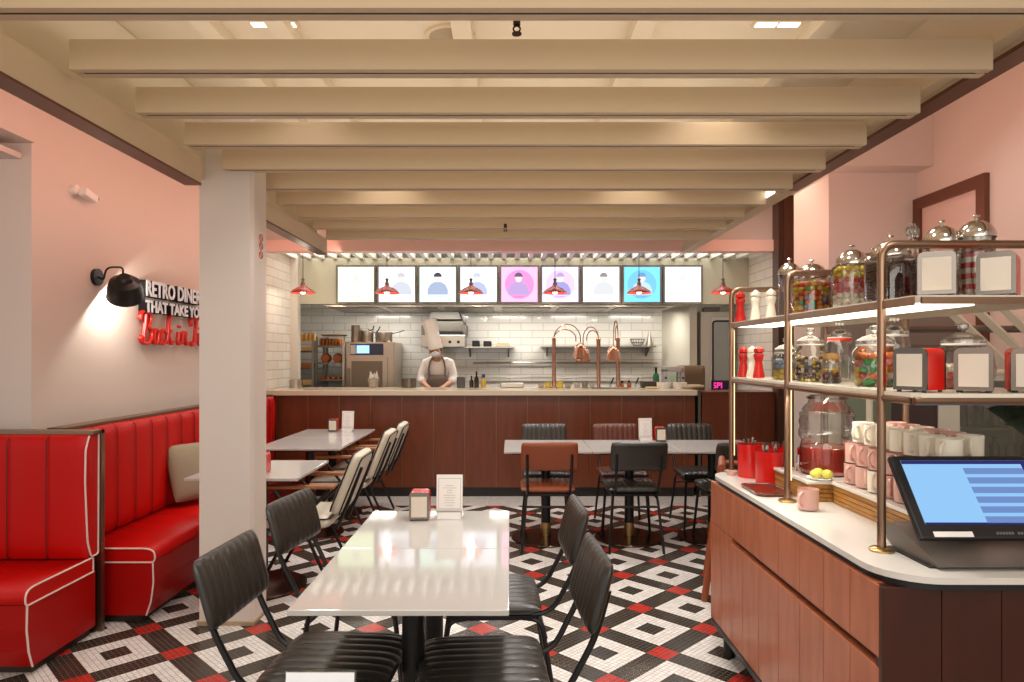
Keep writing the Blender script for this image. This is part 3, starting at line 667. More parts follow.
# ------------------------------------------------------------ chef
ch = thing('person', 'chef in a tall white hat, white jacket, mask and grey apron, hands on the counter', 'person', (-.875, 8.36, 0))
def skin_obj(name, verts, edges, radii, m, parent, sub=2, root=0):
    me = bpy.data.meshes.new(name); me.from_pydata(verts, edges, []); me.materials.append(m)
    o = bpy.data.objects.new(name, me); COL.objects.link(o); o.parent = parent
    md = o.modifiers.new('Skin', 'SKIN'); md.use_smooth_shade = True
    if not me.skin_vertices: me.attributes
    for i, sv in enumerate(me.skin_vertices[0].data):
        r = radii[i]; sv.radius = r if isinstance(r, tuple) else (r, r); sv.use_root = (i == root)
    s = o.modifiers.new('Sub', 'SUBSURF'); s.levels = sub; s.render_levels = sub
    return o
V, E, RD = [], [], []
def addv(p, r, par=None):
    V.append(p); RD.append(r)
    if par is not None: E.append((par, len(V)-1))
    return len(V)-1
pel = addv((0, 0, .93), .12)
sp1 = addv((0, .0, 1.08), (.11, .085), pel); sp2 = addv((0, -.02, 1.22), (.10, .08), sp1); sp3 = addv((-.0, -.06, 1.35), (.065, .055), sp2)
nk = addv((-.005, -.11, 1.43), .05, sp3); h0 = addv((-.008, -.155, 1.45), .06, nk); h1 = addv((-.012, -.175, 1.495), (.070, .076), h0); h2 = addv((-.022, -.18, 1.555), (.066, .072), h1)
for s in (-1, 1):
    sh = addv((s*.155, -.06, 1.35), .042, sp3); el = addv((s*.195, -.12, 1.16), .042, sh); wr = addv((s*.085, -.355, 1.075), .026, el)
    pm = addv((s*.045, -.39, 1.06), (.03, .017), wr)
    for q, (dx, dy, L) in enumerate(((-.034, -.005, .9), (-.026, -.03, 1.05), (-.014, -.042, 1.0), (.0, -.045, .85))):
        a = addv((s*(.045+dx*.55*L), -.39+dy*.55*L, 1.058), .009, pm); addv((s*(.045+dx*L*1.2), -.39+dy*L*1.2, 1.044), .007, a)
    a = addv((s*.04, -.372, 1.072), .010, wr); addv((s*.018, -.385, 1.062), .008, a)
    hp = addv((s*.09, 0, .86), .085, pel); kn = addv((s*.10, -.01, .48), .06, hp); an = addv((s*.10, .01, .09), .038, kn); addv((s*.10, -.12, .04), (.038, .035), an)
skin_obj('body', V, E, RD, M_skin, ch)
JV = [(0, 0, .82), (0, 0, .95), (0, 0, 1.10), (0, -.03, 1.25), (0, -.07, 1.37), (-.004, -.10, 1.415), (-.15, -.06, 1.36), (-.20, -.115, 1.175), (-.165, -.21, 1.125), (.15, -.06, 1.36), (.20, -.115, 1.175), (.165, -.21, 1.125)]
skin_obj('jacket', JV, [(0, 1), (1, 2), (2, 3), (3, 4), (4, 5), (4, 6), (6, 7), (7, 8), (4, 9), (9, 10), (10, 11)], [(.17, .14), (.16, .135), (.14, .12), (.148, .125), (.13, .115), .062, .064, .054, .046, .064, .054, .046], M_white_cl, ch)
skin_obj('trousers', [(0, 0, .9), (-.1, 0, .8), (-.11, 0, .45), (-.11, 0, .12), (.1, 0, .8), (.11, 0, .45), (.11, 0, .12)], [(0, 1), (1, 2), (2, 3), (0, 4), (4, 5), (5, 6)], [.14, .105, .08, .07, .105, .08, .07], mat('trouser_black', '#22201f', .8), ch)
bm = nb()
pts = [(-.14, -.158, 1.20), (.14, -.158, 1.20), (.17, -.15, 1.0), (.17, -.16, .6), (-.17, -.16, .6), (-.17, -.15, 1.0)]
ns, nh = 12, 10
grid = []
for j in range(nh+1):
    zz = 1.225 - .62*j/nh; hw = .105 + .075*min(1, max(0, (1.225-zz)/.2)); row = []
    for i in range(ns+1):
        u = -1+2*i/ns; row.append(bm.verts.new((hw*u, -.168 - (.015 if zz > 1.1 else 0) + .045*u*u + (-.0 if zz > 1 else .0), zz)))
    grid.append(row)
for j in range(nh):
    for i in range(ns): bm.faces.new((grid[j][i], grid[j][i+1], grid[j+1][i+1], grid[j+1][i]))
ap = obj('apron', bm, M_grey_cl, ch); md = ap.modifiers.new('S', 'SOLIDIFY'); md.thickness = .008
for s in (-1, 1): obj('apron_strap', tube(nb(), [(s*.095, -.155, 1.22), (s*.10, -.172, 1.30), (s*.085, -.165, 1.38), (s*.06, -.125, 1.43), (s*.04, -.07, 1.455)], .011, 8), M_grey_cl, ap)
HM = T(-.02, -.175, 1.56) @ RY(-13)
obj('hat', lathe(nb(), [(0, -.03), (.084, -.03), (.088, 0), (.084, .06), (.082, .15), (.088, .27), (.094, .33), (.09, .335), (.07, .30), (0, .29)], 28, M=HM), M_white_cl, ch)
obj('mask', sph(nb(), (-.010, -.232, 1.468), .05, 3, (1.08, .62, .8)), mat('mask_blue', '#c4ccd4', .8), ch)
obj('hair', sph(nb(), (-.016, -.15, 1.515), .073, 3, (1.02, 1.0, .85)), mat('hair_black', '#241c18', .6), ch)
for s in (-1, 1): obj('ear', sph(nb(), (-.014+s*.072, -.17, 1.49), .016, 2, (.5, 1, 1.4)), M_skin, ch)
for s in (-1, 1): obj('eye', sph(nb(), (-.014+s*.026, -.247, 1.508), .008, 2, (1.5, .6, .6)), M_blackp, ch)
obj('nose', sph(nb(), (-.012, -.255, 1.493), .012, 2), M_skin, ch)
for s in (-1, 1): obj('shoe', b2(nb(), s*.1-.045, s*.1+.045, -.17, .07, 0, .07, .025), M_black, ch)

# ------------------------------------------------------------ chairs
def black_chair(name, label, lea, loc, rz, group):
    t = thing(name, label, 'chair', loc, rz, group)
    obj('seat', pad(nb(), .41, .41, .07, 9, .007, M=T(0, 0, .455) @ RZ(90)), lea, t)
    ang = 16
    obj('backrest', pad(nb(), .41, .222, .055, 9, .006, M=T(-.350, 0, .728) @ RY(-ang) @ Matrix(((0, 0, 1, 0), (1, 0, 0, 0), (0, 1, 0, 0), (0, 0, 0, 1)))), lea, t)
    r = .0105
    for s in (-1, 1):
        y = s*.16
        obj('back_post', tube(nb(), fil([(-.377, y, .745), (-.340, y, .61), (-.245, s*.155, .43), (-.10, s*.15, .415)], .06), r, 8), M_black, t)
        obj('leg', tube(nb(), fil([(-.12, s*.15, .41), (-.20, s*.165, .405), (-.265, s*.20, 0)], .05), r, 8), M_black, t)
        obj('leg', tube(nb(), fil([(.10, s*.15, .41), (.165, s*.165, .405), (.215, s*.195, 0)], .05), r, 8), M_black, t)
    bm = nb(); b2(bm, -.17, .17, -.17, .17, .408, .424); obj('seat_frame', bm, M_black, t, smooth=False)
    obj('stretcher', tube(nb(), [(-.218, -.17, .335), (-.218, .17, .335)], .008, 8), M_black, t)
    return t
G = 'ribbed black chairs round the front tables'
c1 = black_chair('dining_chair', 'ribbed black chair left of the front table, the one nearest the front', M_blk_lea, (-.560, 2.225, 0), -4, G)
dup(c1, (-.605, 2.965, 0), -9, 'ribbed black chair left of the front tables, just right of the pillar', G)
dup(c1, (-.085, 2.86, 0), 183, 'ribbed black chair right of the front tables, the further of two', G)
dup(c1, (-.09, 2.19, 0), 183.5, 'ribbed black chair right of the front table, nearest of all on that side', G)
G = 'chairs round the far right tables'
dup(c1, (.927, 5.26, 0), 90, 'black chair with its back turned, under the middle of the far right tables', G)
dup(c1, (1.66, 5.24, 0), 92, 'black chair with its back turned, partly hidden by the red buckets', G)
dup(c1, (.31, 5.84, 0), -90, 'black chair facing forward behind the far table, left of the maroon one', G)
dup(c1, (1.63, 5.84, 0), -90, 'black chair facing forward behind the far table, right of the maroon one', G)
br = dup(c1, (.285, 5.26, 0), 90, 'tan brown leather chair with its back turned at the far right tables', G, {'black_leather': M_brn_lea})
dup(c1, (.958, 5.84, 0), -90, 'maroon leather chair facing forward behind the menu card', G, {'black_leather': M_brn2_lea})

def white_chair(loc, rz, label):
    t = thing('armchair', label, 'armchair', loc, rz, 'cream armchairs beside the booth')
    s_ = obj('seat', pad(nb(), .46, .46, .10, 1, 0, .04, 8, M=T(.0, 0, .43)), M_cream_lea, t)
    e = [(.225*a, .225*b, .455) for a, b in ((-1, -.9), (-.9, -1), (.9, -1), (1, -.9), (1, .9), (.9, 1), (-.9, 1), (-1, .9), (-1, -.9))]
    obj('piping', tube(nb(), fil(e, .02), .005, 6), M_black, s_)
    A = T(-.32, 0, .655) @ RY(-22)
    b_ = obj('backrest', pad(nb(), .40, .40, .09, 1, 0, .05, 8, M=A @ Matrix(((0, 0, 1, 0), (1, 0, 0, 0), (0, 1, 0, 0), (0, 0, 0, 1)))), M_cream_lea, t)
    for sx in (-.03, .03):
        e = [(sx, .192*a, .19*b) for a, b in ((-1, -.9), (-.9, -1), (.9, -1), (1, -.9), (1, .9), (.9, 1), (-.9, 1), (-1, .9), (-1, -.9))]
        obj('piping', tube(nb(), fil(e, .02), .005, 6, M=A), M_black, b_)
    for s in (-1, 1):
        y = s*.24
        obj('armrest', b2(nb(), -.27, .16, y-.025, y+.025, .645, .667, .008), M_armwood, t)
        obj('leg', tube(nb(), fil([(-.24, y, .64), (.0, y, .40), (.22, y, .0)], .05), .011, 8), M_black, t)
        obj('leg', tube(nb(), fil([(.10, y, .64), (-.08, y, .40), (-.26, y, .0)], .05), .011, 8), M_black, t)
        obj('back_post', tube(nb(), [(-.255, y*.6, .38), (-.318, y*.6, .52), (-.41, y*.6, .76)], .011, 8), M_black, t)
    bm = nb(); tube(bm, [(-.12, -.24, .38), (-.12, .24, .38)], .009); tube(bm, [(.02, -.24, .38), (.02, .24, .38)], .009)
    obj('cross_bar', bm, M_black, t)
    return t
w1 = white_chair((-1.33, 4.38, 0), 180, 'cream armchair with black piping nearest the pillar')
dup(w1, (-1.37, 5.62, 0), 180, 'cream armchair with black piping in the middle of the three by the bar')
dup(w1, (-1.36, 6.24, 0), 180, 'cream armchair with black piping closest to the bar')

# ------------------------------------------------------------ tables
def table(w, d, loc, label, group):
    t = thing('cafe_table', label, 'table', loc, 0, group)
    obj('tabletop', b2(nb(), -w/2, w/2, -d/2, d/2, .722, .74, .003), M_ttop, t)
    obj('underframe', b2(nb(), -w/2+.06, w/2-.06, -d/2+.06, d/2-.06, .705, .7215), M_black, t, smooth=False)
    obj('column', cyl(nb(), (0, 0), .037, .03, .705, 20), M_black, t)
    obj('sleeve', cyl(nb(), (0, 0), .041, .03, .13, 20), M_brass, t)
    obj('foot_plate', lathe(nb(), [(0, 0), (.27, 0), (.275, .006), (.27, .014), (.05, .03), (0, .03)], 40), mat('plate_bronze', '#4a342a', .18, .8), t)
    return t
ta = table(.622, .61, (-.3135, 2.215, 0), 'white square table at the front, nearest of the joined pair', 'front tables')
dup(ta, (-.3135, 2.828, 0), 0, 'white square table carrying the menu card, joined behind the nearest one', 'front tables')
tb = table(.66, .69, (.285, 5.435, 0), 'white table of the far right row, at its left end', 'far right tables')
dup(tb, (.948, 5.435, 0), 0, 'white table of the far right row, with the menu card and napkin holder', 'far right tables')
dup(tb, (1.611, 5.435, 0), 0, 'white table of the far right row, partly behind the red buckets', 'far right tables')
dup(tb, (-1.64, 5.60, 0), 0, 'white table by the far booth, nearer of the joined pair', 'booth tables')
dup(tb, (-1.64, 6.292, 0), 0, 'white table by the far booth with menu card, next to the bar', 'booth tables')
dup(tb, (-1.565, 4.31, 0), 0, 'white table passing behind the pillar, by the cream armchair', 'booth tables')
dup(ta, (-.3135, .93, 0), 0, 'white table below the edge of view holding the white framed card', 'front tables')

# napkin holders and cards
M_nface = mat('napkin_metal', '#766f68', .25, 1.)
M_nap = mat('napkin_paper', '#d8ccbc', .7)
def napkin(loc, rz, label, side=M_redpl, sc=1, face=M_nface, name_group=None):
    t = thing('napkin_holder', label, 'napkin holder', loc, rz, name_group); t.scale = (sc, sc, sc)
    w, h, d = .043, .118, .05
    prof = fil([(-w, 0, .006), (-w, 0, h), (w, 0, h), (w, 0, .006)], .018)
    def shell(y0, y1, m, nm, inset=0.):
        bm = nb(); pl = [(p.x*(1-inset), p.z) for p in prof]
        prism(bm, pl, y0, y1, 'y'); return obj(nm, bm, m, t)
    shell(-d+.008, d-.008, side, 'case')
    for s in (-1, 1):
        a, b = sorted((s*(d-.008), s*d))
        f = shell(a, b, face, 'face_plate')
        obj('napkins', b2(nb(), -w*.76, w*.76, *sorted((s*d-.0005*s, s*(d+.0025))), .016, h-.016), M_nap, f, smooth=False)
    for sx in (-1, 1):
        for sy in (-1, 1): obj('foot', cyl(nb(), (sx*w*.75, sy*d*.8), .006, 0, .008, 8), M_blackp, t)
    return t
napkin((-.394, 2.99, .74), 3, 'small napkin holder with red sides on the front tables', sc=1.02)
napkin((-1.515, 4.16, .74), 4, 'red sided napkin holder peeking out behind the pillar', sc=1.02)
napkin((-1.665, 6.45, .74), 3, 'red sided napkin holder on the booth table by the bar', sc=1.0)
napkin((1.255, 5.70, .74), -3, 'red sided napkin holder on the far right tables', sc=1.0)
def card(loc, rz, label, w=.118, h=.185, blue=False):
    t = thing('menu_card_stand', label, 'menu card', loc, rz, 'menu cards on the tables')
    fr_ = obj('holder', box(nb(), (0, 0, h/2+.004), (w, .006, h), M=RX(-6) ), glass_mat('acrylic', '#f4f4f2', .2), t, smooth=False)
    cd = obj('card', box(nb(), (0, -.004, h/2+.006), (w-.004, .001, h-.004), M=RX(-6)), M_paper if not blue else mat('card_white', '#e4e6ea', .5), t, smooth=False)
    bm = nb(); e = .010; iw = w/2-e; ih0, ih1 = .04, h-.012
    for (x0, x1, z0, z1) in ((-iw, iw, ih1-.0015, ih1), (-iw, iw, ih0, ih0+.0015), (-iw, -iw+.0015, ih0, ih1), (iw-.0015, iw, ih0, ih1)): b2(bm, x0, x1, -.0056, -.0046, z0, z1)
    random.seed(3)
    for k in range(9):
        lw = random.uniform(.012, .034); z0 = h*.3+(h*.52)*k/9; b2(bm, -lw, lw, -.0056, -.0046, z0, z0+.0014)
    obj('print', bm, mat('print_grey', '#a8a0a0', .6) if not blue else mat('print_blue', '#6f93b8', .6), cd, smooth=False, M=RX(-6))
    obj('base', box(nb(), (0, .0, .016), (w-.012, .045, .032), M=None), glass_mat('acrylic', '#f4f4f2', .2), t, smooth=False)
    lf = obj('front_slip', box(nb(), (.0, -.0245, .016), (w-.016, .001, .030)), M_paper, t, smooth=False)
    if blue: obj('blue_panel', box(nb(), (0, -.0056, h/2+.0), (w-.014, .001, h-.022), M=RX(-6)), MATS['print_blue'], cd, smooth=False)
    return t
card((-.265, 2.99, .74), 0, 'white menu card in a clear stand on the front tables')
card((-1.535, 6.46, .74), -4, 'white menu card in a stand on the booth table by the bar')
card((1.135, 5.72, .74), 6, 'white menu card in a stand on the far right tables')
card((-.306, 1.085, .74), 0, 'white bordered blue card just entering at the bottom edge', .114, .196, True)

# ------------------------------------------------------------ booths
def booth(label, loc, rz, length, end_back_brass=True, seams=.30):
    """local: runs along +x from 0, faces -y; back at y=0.. ; end at x=0 visible"""
    t = thing('booth_bench', label, 'booth seat', loc, rz, 'red booth benches')
    n = max(2, round(length/.2))
    # backrest, pad in xz plane, thick in y; taper by lean
    bk = obj('backrest', pad(nb(), length, .64, .07, n, .012, .004, 14, M=T(length/2, -.112, .725) @ RX(90)), M_red_lea, t)
    obj('piping', tube(nb(), fil([(-.001, -.115, 1.04), (-.001, -.146, .97), (-.001, -.15, .8), (-.001, -.13, .5), (-.001, -.10, .415), (-.001, -.04, .415), (-.001, -.035, 1.04)], .015), .0045, 6), M_piping, bk)
    bm = nb(); prism(bm, [(-.11, 1.04), (-.13, .97), (-.132, .8), (-.115, .5), (-.09, .41), (-.03, .41), (-.03, 1.04)], .002, length-.002, 'x'); obj('back_core', bm, M_red_lea, t, smooth=False)
    bm = nb()
    for k in range(1, n):
        x = length*k/n; tube(bm, fil([(x, -.112, 1.045), (x, -.1455, 1.02), (x, -.1475, .74), (x, -.1455, .43), (x, -.12, .405)], .02), .003, 5)
    obj('seam', bm, mat('seam_dark', '#6e0a08', .5), bk)
    # seat
    st_ = obj('seat', nb(), M_red_lea, t)
    bm = nb()
    prof = [(-.08, .332), (-.56, .332), (-.572, .338), (-.578, .36), (-.572, .388), (-.552, .402), (-.52, .407), (-.08, .407)]
    prism(bm, prof, .002, length, 'x'); me = st_.data; 
    bmesh.ops.recalc_face_normals(bm, faces=bm.faces)
    for f in bm.faces: f.smooth = len(f.verts) == 4
    bm.to_mesh(me); bm.free()
    obj('piping', tube(nb(), fil([(0, y, z) for y, z in prof]+[(0, -.08, .332)], .012), .0045, 6), M_piping, st_)
    bm = nb()
    for k in range(1, n):
        x = length*k/n; tube(bm, fil([(x, -.13, .407), (x, -.553, .4045), (x, -.579, .36), (x, -.565, .332)], .02), .0025, 5)
    obj('seam', bm, mat('seam_dark', '#6e0a08', .5), st_)
    bm = nb(); bp = [(-.06, .045), (-.53, .045), (-.555, .12), (-.568, .22), (-.565, .332), (-.06, .332)]
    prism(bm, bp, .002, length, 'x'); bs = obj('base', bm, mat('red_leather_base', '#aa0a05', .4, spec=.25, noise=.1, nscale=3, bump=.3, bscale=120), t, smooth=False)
    obj('piping', tube(nb(), [(0, y, z) for y, z in bp[1:5]], .0045, 6), M_piping, bs)
    obj('plinth', b2(nb(), .03, length, -.49, -.06, 0, .045), mat('plinth_dark', '#2c1c12', .5), t, smooth=False)
    bm = nb(); b2(bm, -.012, 0.0, -.028, 0, 0, 1.062); b2(bm, -.012, length, -.10, 0, 1.045, 1.062); b2(bm, 0, length, -.028, 0, 0, 1.045)
    obj('brass_frame', bm, M_brass2, t, smooth=False)
    return t
# near booth: end at x=-2.1, runs to the left -> local x to world -X. Face -Y.
def booth_near():
    t = booth('red channelled leather booth bench at the front left, seen end on', (-2.16, 3.62, 0), 0, 2.0)
    t.scale = (-1, 1, 1); return t
booth_near()
t = booth('long red leather booth bench along the left wall behind the pillar', (-2.50, 3.70, 0), 90, 3.2)
# pillow
pl = thing('cushion', 'beige square cushion leaning on the long red booth', 'cushion', (-2.235, 4.86, .635), 0)
obj('cover', pad(nb(), .40, .40, .13, 1, 0, .03, 2.5, M=RZ(-30) @ RY(72)), mat('cushion_beige', '#968871', .85, noise=.15, nscale=6, bump=.5, bscale=40), pl)
e = [(.19*a, .19*b, 0) for a, b in ((-1, -1), (1, -1), (1, 1), (-1, 1), (-1, -1))]
obj('cord_edge', tube(nb(), fil(e, .02), .006, 6, M=RZ(-30) @ RY(72)), mat('cord_taupe', '#8c8070', .8), pl)

# ------------------------------------------------------------ left wall: lamp, sign, camera
WL = -2.55
wl = thing('wall_lamp', 'black dome wall lamp on a curved arm beside the lettering', 'wall lamp', (WL, 4.2, 1.935))
obj('wall_plate', cyl(nb(), (0, 0), .052, 0, .022, 24, M=RY(90)), M_black, wl)
obj('arm', tube(nb(), fil([(.02, 0, 0), (.05, .0, -.02), (.08, -.02, .06), (.17, .0, .06), (.165, .01, .02)], .04), .006, 8), M_black, wl)
ax = Vector((-.30, .60, -.74)).normalized(); q = Vector((0, 0, -1)).rotation_difference(ax).to_matrix().to_4x4()
SH = T(.165, .03, -.045) @ q
sh_ = obj('shade', lathe(nb(), [(0, .07), (.03, .068), (.045, .055), (.05, .04), (.085, .02), (.10, -.03), (.104, -.085), (.108, -.09), (.10, -.088), (.094, -.03), (.08, .012), (.04, .03), (0, .04)], 32, M=SH), M_black, wl)
obj('bulb', sph(nb(), (0, 0, -.03), .03, 2, M=SH), emi('bulb_glow', '#fff2dc', 12), wl)
def lamp(name, typ, loc, energy, color=(1, .85, .68), size=.1, size_y=None, aim=None, spot=None, blend=.5, vis=None):
    d = bpy.data.lights.new(name, typ); d.energy = energy; d.color = color
    if typ == 'AREA':
        d.size = size
        if size_y: d.shape = 'RECTANGLE'; d.size_y = size_y
    else: d.shadow_soft_size = size
    if spot: d.spot_size = R(spot); d.spot_blend = blend
    o = bpy.data.objects.new(name, d); COL.objects.link(o); o.location = loc
    if aim is not None: o.rotation_euler = Vector(aim).to_track_quat('-Z', 'Y').to_euler()
    return o
pL = Vector((WL, 4.2, 1.935)) + (SH @ Vector((0, 0, -.075)))
lamp('wall_lamp_light', 'SPOT', pL, 10, (1, .92, .8), .015, aim=ax, spot=178, blend=0)
# CCTV
cc = thing('security_camera', 'small white security camera high on the left wall', 'camera', (WL, 3.98, 2.42))
obj('mount', lathe(nb(), [(0, 0), (.03, 0), (.028, .03), (0, .04)], 16, M=RY(90)), M_paper, cc)
obj('body', box(nb(), (.06, .06, -.01), (.05, .12, .045), bev=.008, M=RX(-12)), M_paper, cc)
obj('lens', cyl(nb(), (0, 0), .016, 0, .012, 14, M=T(.06, .122, -.022) @ RX(-102)), M_blackp, cc)
# sign lettering: reads along +Y, faces +X
sg = thing('wall_lettering', 'raised white and black block lettering above red script on left wall', 'sign', (WL, 4.66, 1.54))
ROT = (R(90), 0, R(90))
def wtext(s, size, z, y, w=1.0):
    a = text(s, size, mat('letter_black', '#1c2024', .5), sg, .030, .005, name='letter_backing'); a.location = (.0315, y, z); a.rotation_euler = ROT; a.scale = (w, 1, 1)
    b = text(s, size, mat('letter_white', '#dfe8f0', .5), sg, .003, .0035, name='letter_face'); b.location = (.0655, y, z); b.rotation_euler = ROT; b.scale = (w, 1, 1)
    return a
wtext('RETRO DINERS', .150, .325, .0, .87)
wtext('THAT TAKE YOU', .112, .215, .0, 1.02)
# script "Back in Time" drawn as strokes (u,v) in letter heights
ST = [
 # B
 [(0.10,.02),(.16,.10),(.24,.55),(.30,1.0)], [(0.0,.80),(.02,.98),(.20,1.08),(.42,1.05),(.55,.90),(.50,.68),(.30,.56)], [(.30,.56),(.55,.50),(.62,.30),(.50,.06),(.28,-.02),(.10,.04),(.04,.16),(.10,.24)],
 # a
 [(.98,.42),(.86,.48),(.74,.36),(.72,.12),(.80,.0),(.92,.06),(.99,.30)], [(1.0,.46),(.96,.12),(1.02,.0),(1.12,.08)],
 # c
 [(1.36,.40),(1.28,.48),(1.16,.38),(1.13,.14),(1.20,.0),(1.32,.02),(1.42,.12)],
 # k
 [(1.50,.0),(1.56,.5),(1.66,1.0),(1.74,1.02)], [(1.76,.48),(1.66,.44),(1.58,.26)], [(1.60,.28),(1.70,.06),(1.80,.0),(1.88,.08)],
 # i
 [(2.22,.46),(2.18,.12),(2.24,.0),(2.34,.08)], [(2.25,.64),(2.27,.68)],
 # n
 [(2.42,.0),(2.48,.46)], [(2.46,.26),(2.58,.46),(2.68,.44),(2.68,.12),(2.74,.0),(2.84,.08)],
 # T
 [(3.06,.72),(3.02,.92),(3.16,1.06),(3.36,1.0),(3.56,1.06),(3.70,1.12)], [(3.42,1.0),(3.36,.5),(3.26,.06),(3.10,-.02),(3.02,.10)],
 # i m e
 [(3.66,.46),(3.62,.12),(3.68,.0),(3.76,.08)], [(3.69,.64),(3.71,.68)],
 [(3.84,.0),(3.90,.46)], [(3.88,.26),(4.0,.46),(4.08,.42),(4.06,.0)], [(4.08,.26),(4.20,.46),(4.28,.42),(4.28,.12),(4.34,.0),(4.44,.1)],
 [(4.46,.22),(4.60,.30),(4.64,.42),(4.56,.48),(4.46,.36),(4.46,.10),(4.56,.0),(4.70,.08)]]
def smooth2(p, n=5):
    out = []
    P = [p[0]]+p+[p[-1]]
    for i in range(1, len(P)-2):
        for k in range(n):
            t_ = k/n; a, b, c, d = P[i-1], P[i], P[i+1], P[i+2]
            out.append(tuple(.5*((2*b[j]) + (-a[j]+c[j])*t_ + (2*a[j]-5*b[j]+4*c[j]-d[j])*t_**2 + (-a[j]+3*b[j]-3*c[j]+d[j])*t_**3) for j in (0, 1)))
    out.append(p[-1]); return out
bm = nb(); SZ = .20
for s in ST:
    pp = smooth2(s) if len(s) > 2 else s
    for xo in (.030, .040): tube(bm, [(xo, -.02+u*.243, .0+v*SZ) for u, v in pp], .0118, 8)
obj('script_letters', bm, mat('letter_red', '#d8281c', .35), sg)
# pillar sticker
pk = thing('wall_sticker', 'narrow white sticker with red round pictograms on the pillar', 'sticker', (-1.384, 3.79, 2.06))
obj('plate', b2(nb(), 0, .0015, -.035, .035, -.09, .08), mat('sticker_cream', '#e4d4c4', .4), pk, smooth=False)
for z in (.045, -.0, -.05):
    obj('pictogram', tube(nb(), [(.002, .024*math.cos(a*PI/10), z+.02*math.sin(a*PI/10)) for a in range(21)] + ([] if z else []), .003, 5), mat('sticker_red', '#c03428', .4), pk)
    obj('pictogram', tube(nb(), [(.002, -.015, z+.012), (.002, .015, z-.012)], .003, 5), MATS['sticker_red'], pk)

# ------------------------------------------------------------ service counter
ct = thing('service_counter', 'service counter with vertical wood boards and a white rounded top', 'counter')
X0, X1, YN, YF, ZT = 1.005, 1.85, 1.80, 3.44, .865
def rrect(x0, x1, y0, y1, r, n=8, corners=(1, 1, 1, 1)):
    out = []
    for (cx, cy, a0, on) in ((x0+r, y0+r, PI, corners[0]), (x1-r, y0+r, 1.5*PI, corners[1]), (x1-r, y1-r, 0, corners[2]), (x0+r, y1-r, .5*PI, corners[3])):
        if on:
            for i in range(n+1):
                a = a0 + .5*PI*i/n; out.append((cx+r*math.cos(a), cy+r*math.sin(a)))
        else:
            out.append({PI: (x0, y0), 1.5*PI: (x1, y0), 0: (x1, y1), .5*PI: (x0, y1)}[a0])
    return out
obj('worktop', prism(nb(), rrect(X0-.002, X1, YN, YF+.03, .15), ZT-.018, ZT, 'z'), M_marble, ct)
obj('black_band', prism(nb(), rrect(X0+.012, X1-.02, YN+.02, YF+.01, .14), ZT-.04, ZT-.018, 'z'), M_blackp, ct)  # solid black band below the worktop edge
bm = nb()
# body: gap at slot
slots_z = .615
ys = [YN+.05, 1.98, 2.13, 2.31, 2.52, 2.70, 2.93, 3.09, 3.24, YF-.02]
ys = [1.86, 2.02, 2.19, 2.37, 2.56, 2.76, 2.95, 3.10, 3.25, YF-.02]
cwd = obj('carcass', b2(nb(), X0+.03, X1-.04, 1.88, YF-.02, .14, ZT-.04), mat('carcass_dark', '#2c1710', .6), ct, smooth=False)
zs0, zs1 = .60, .615
for a, b_ in zip(ys, ys[1:]):
    bm = nb()
    if a < 3.0: b2(bm, X0, X0+.03, a+.0015, b_-.0015, .15, zs0, .002); b2(bm, X0+.0, X0+.03, a+.0015, b_-.0015, zs1+.012, ZT-.04, .002)
    else: b2(bm, X0, X0+.03, a+.0015, b_-.0015, .15, .622, .002); b2(bm, X0, X0+.03, a+.0015, b_-.0015, .625, ZT-.04, .002)
    obj('side_board', bm, M_cwood, ct)
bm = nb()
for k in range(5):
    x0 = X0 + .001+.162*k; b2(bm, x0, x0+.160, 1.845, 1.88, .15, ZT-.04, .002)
obj('front_board', bm, wood_mat('counter_wood_shaded', '#40190a', '#391507', .4, (3, 3, .5)), ct)  # same wood as the sides; shade of the unlit front put into its colour
obj('base_rail', prism(nb(), rrect(X0-.004, X1-.03, 1.84, YF-.015, .03), .125, .15, 'z'), M_black, ct)
for (x, y) in ((1.06, 3.30), (1.06, 2.0), (1.72, 3.30), (1.72, 2.0), (1.06, 2.65)):
    obj('leg', cyl(nb(), (x, y), .028, 0, .125, 16), M_black, ct)
# shelf frame on the counter
sf = thing('display_shelf', 'two tier brass framed shelf standing on the service counter', 'shelf')
PX, QX = 1.115, 1.59
Hs = 1.785
for k, y in enumerate((2.05, 2.745, 3.44)):
    fp = fil([(PX, y, ZT), (PX, y, Hs), (QX, y, Hs), (QX, y, ZT)], .045, 6)
    f = obj('post_frame', tube(nb(), fp, .0125, 12), M_brass2, sf)
    for x in (PX, QX): obj('flange', lathe(nb(), [(0, 0), (.035, 0), (.035, .006), (.028, .011), (.014, .013)], 24, c=(x, y, ZT)), M_brass, f)
    if k: obj('light_strip', b2(nb(), PX+.0125, PX+.016, y-.004, y+.004, .95, 1.58), emi('strip_warm', '#ffd8a0', 2.2), f, smooth=False)
def shelfboard(z0, z1, m, nm):
    bm = nb(); prism(bm, [(PX+.0, 1.90), (PX+.02, 1.88), (QX+.02, 1.88), (QX+.02, 3.46), (PX, 3.46)], z0, z1, 'z'); return obj(nm, bm, m, sf, smooth=False)
s1 = shelfboard(1.598, 1.618, mat('shelf_cream', '#d8cdbc', .35), 'upper_shelf')
s2 = shelfboard(1.334, 1.346, mat('shelf_glass_white', '#e2dccb', .2), 'lower_shelf')
obj('brass_edge', b2(nb(), PX-.004, PX, 1.88, 3.46, 1.590, 1.614), M_brass2, s1, smooth=False)
obj('led_panel', b2(nb(), PX+.02, PX+.19, 1.92, 3.40, 1.592, 1.597), emi('led_white', '#fff1da', 5), s1, smooth=False)
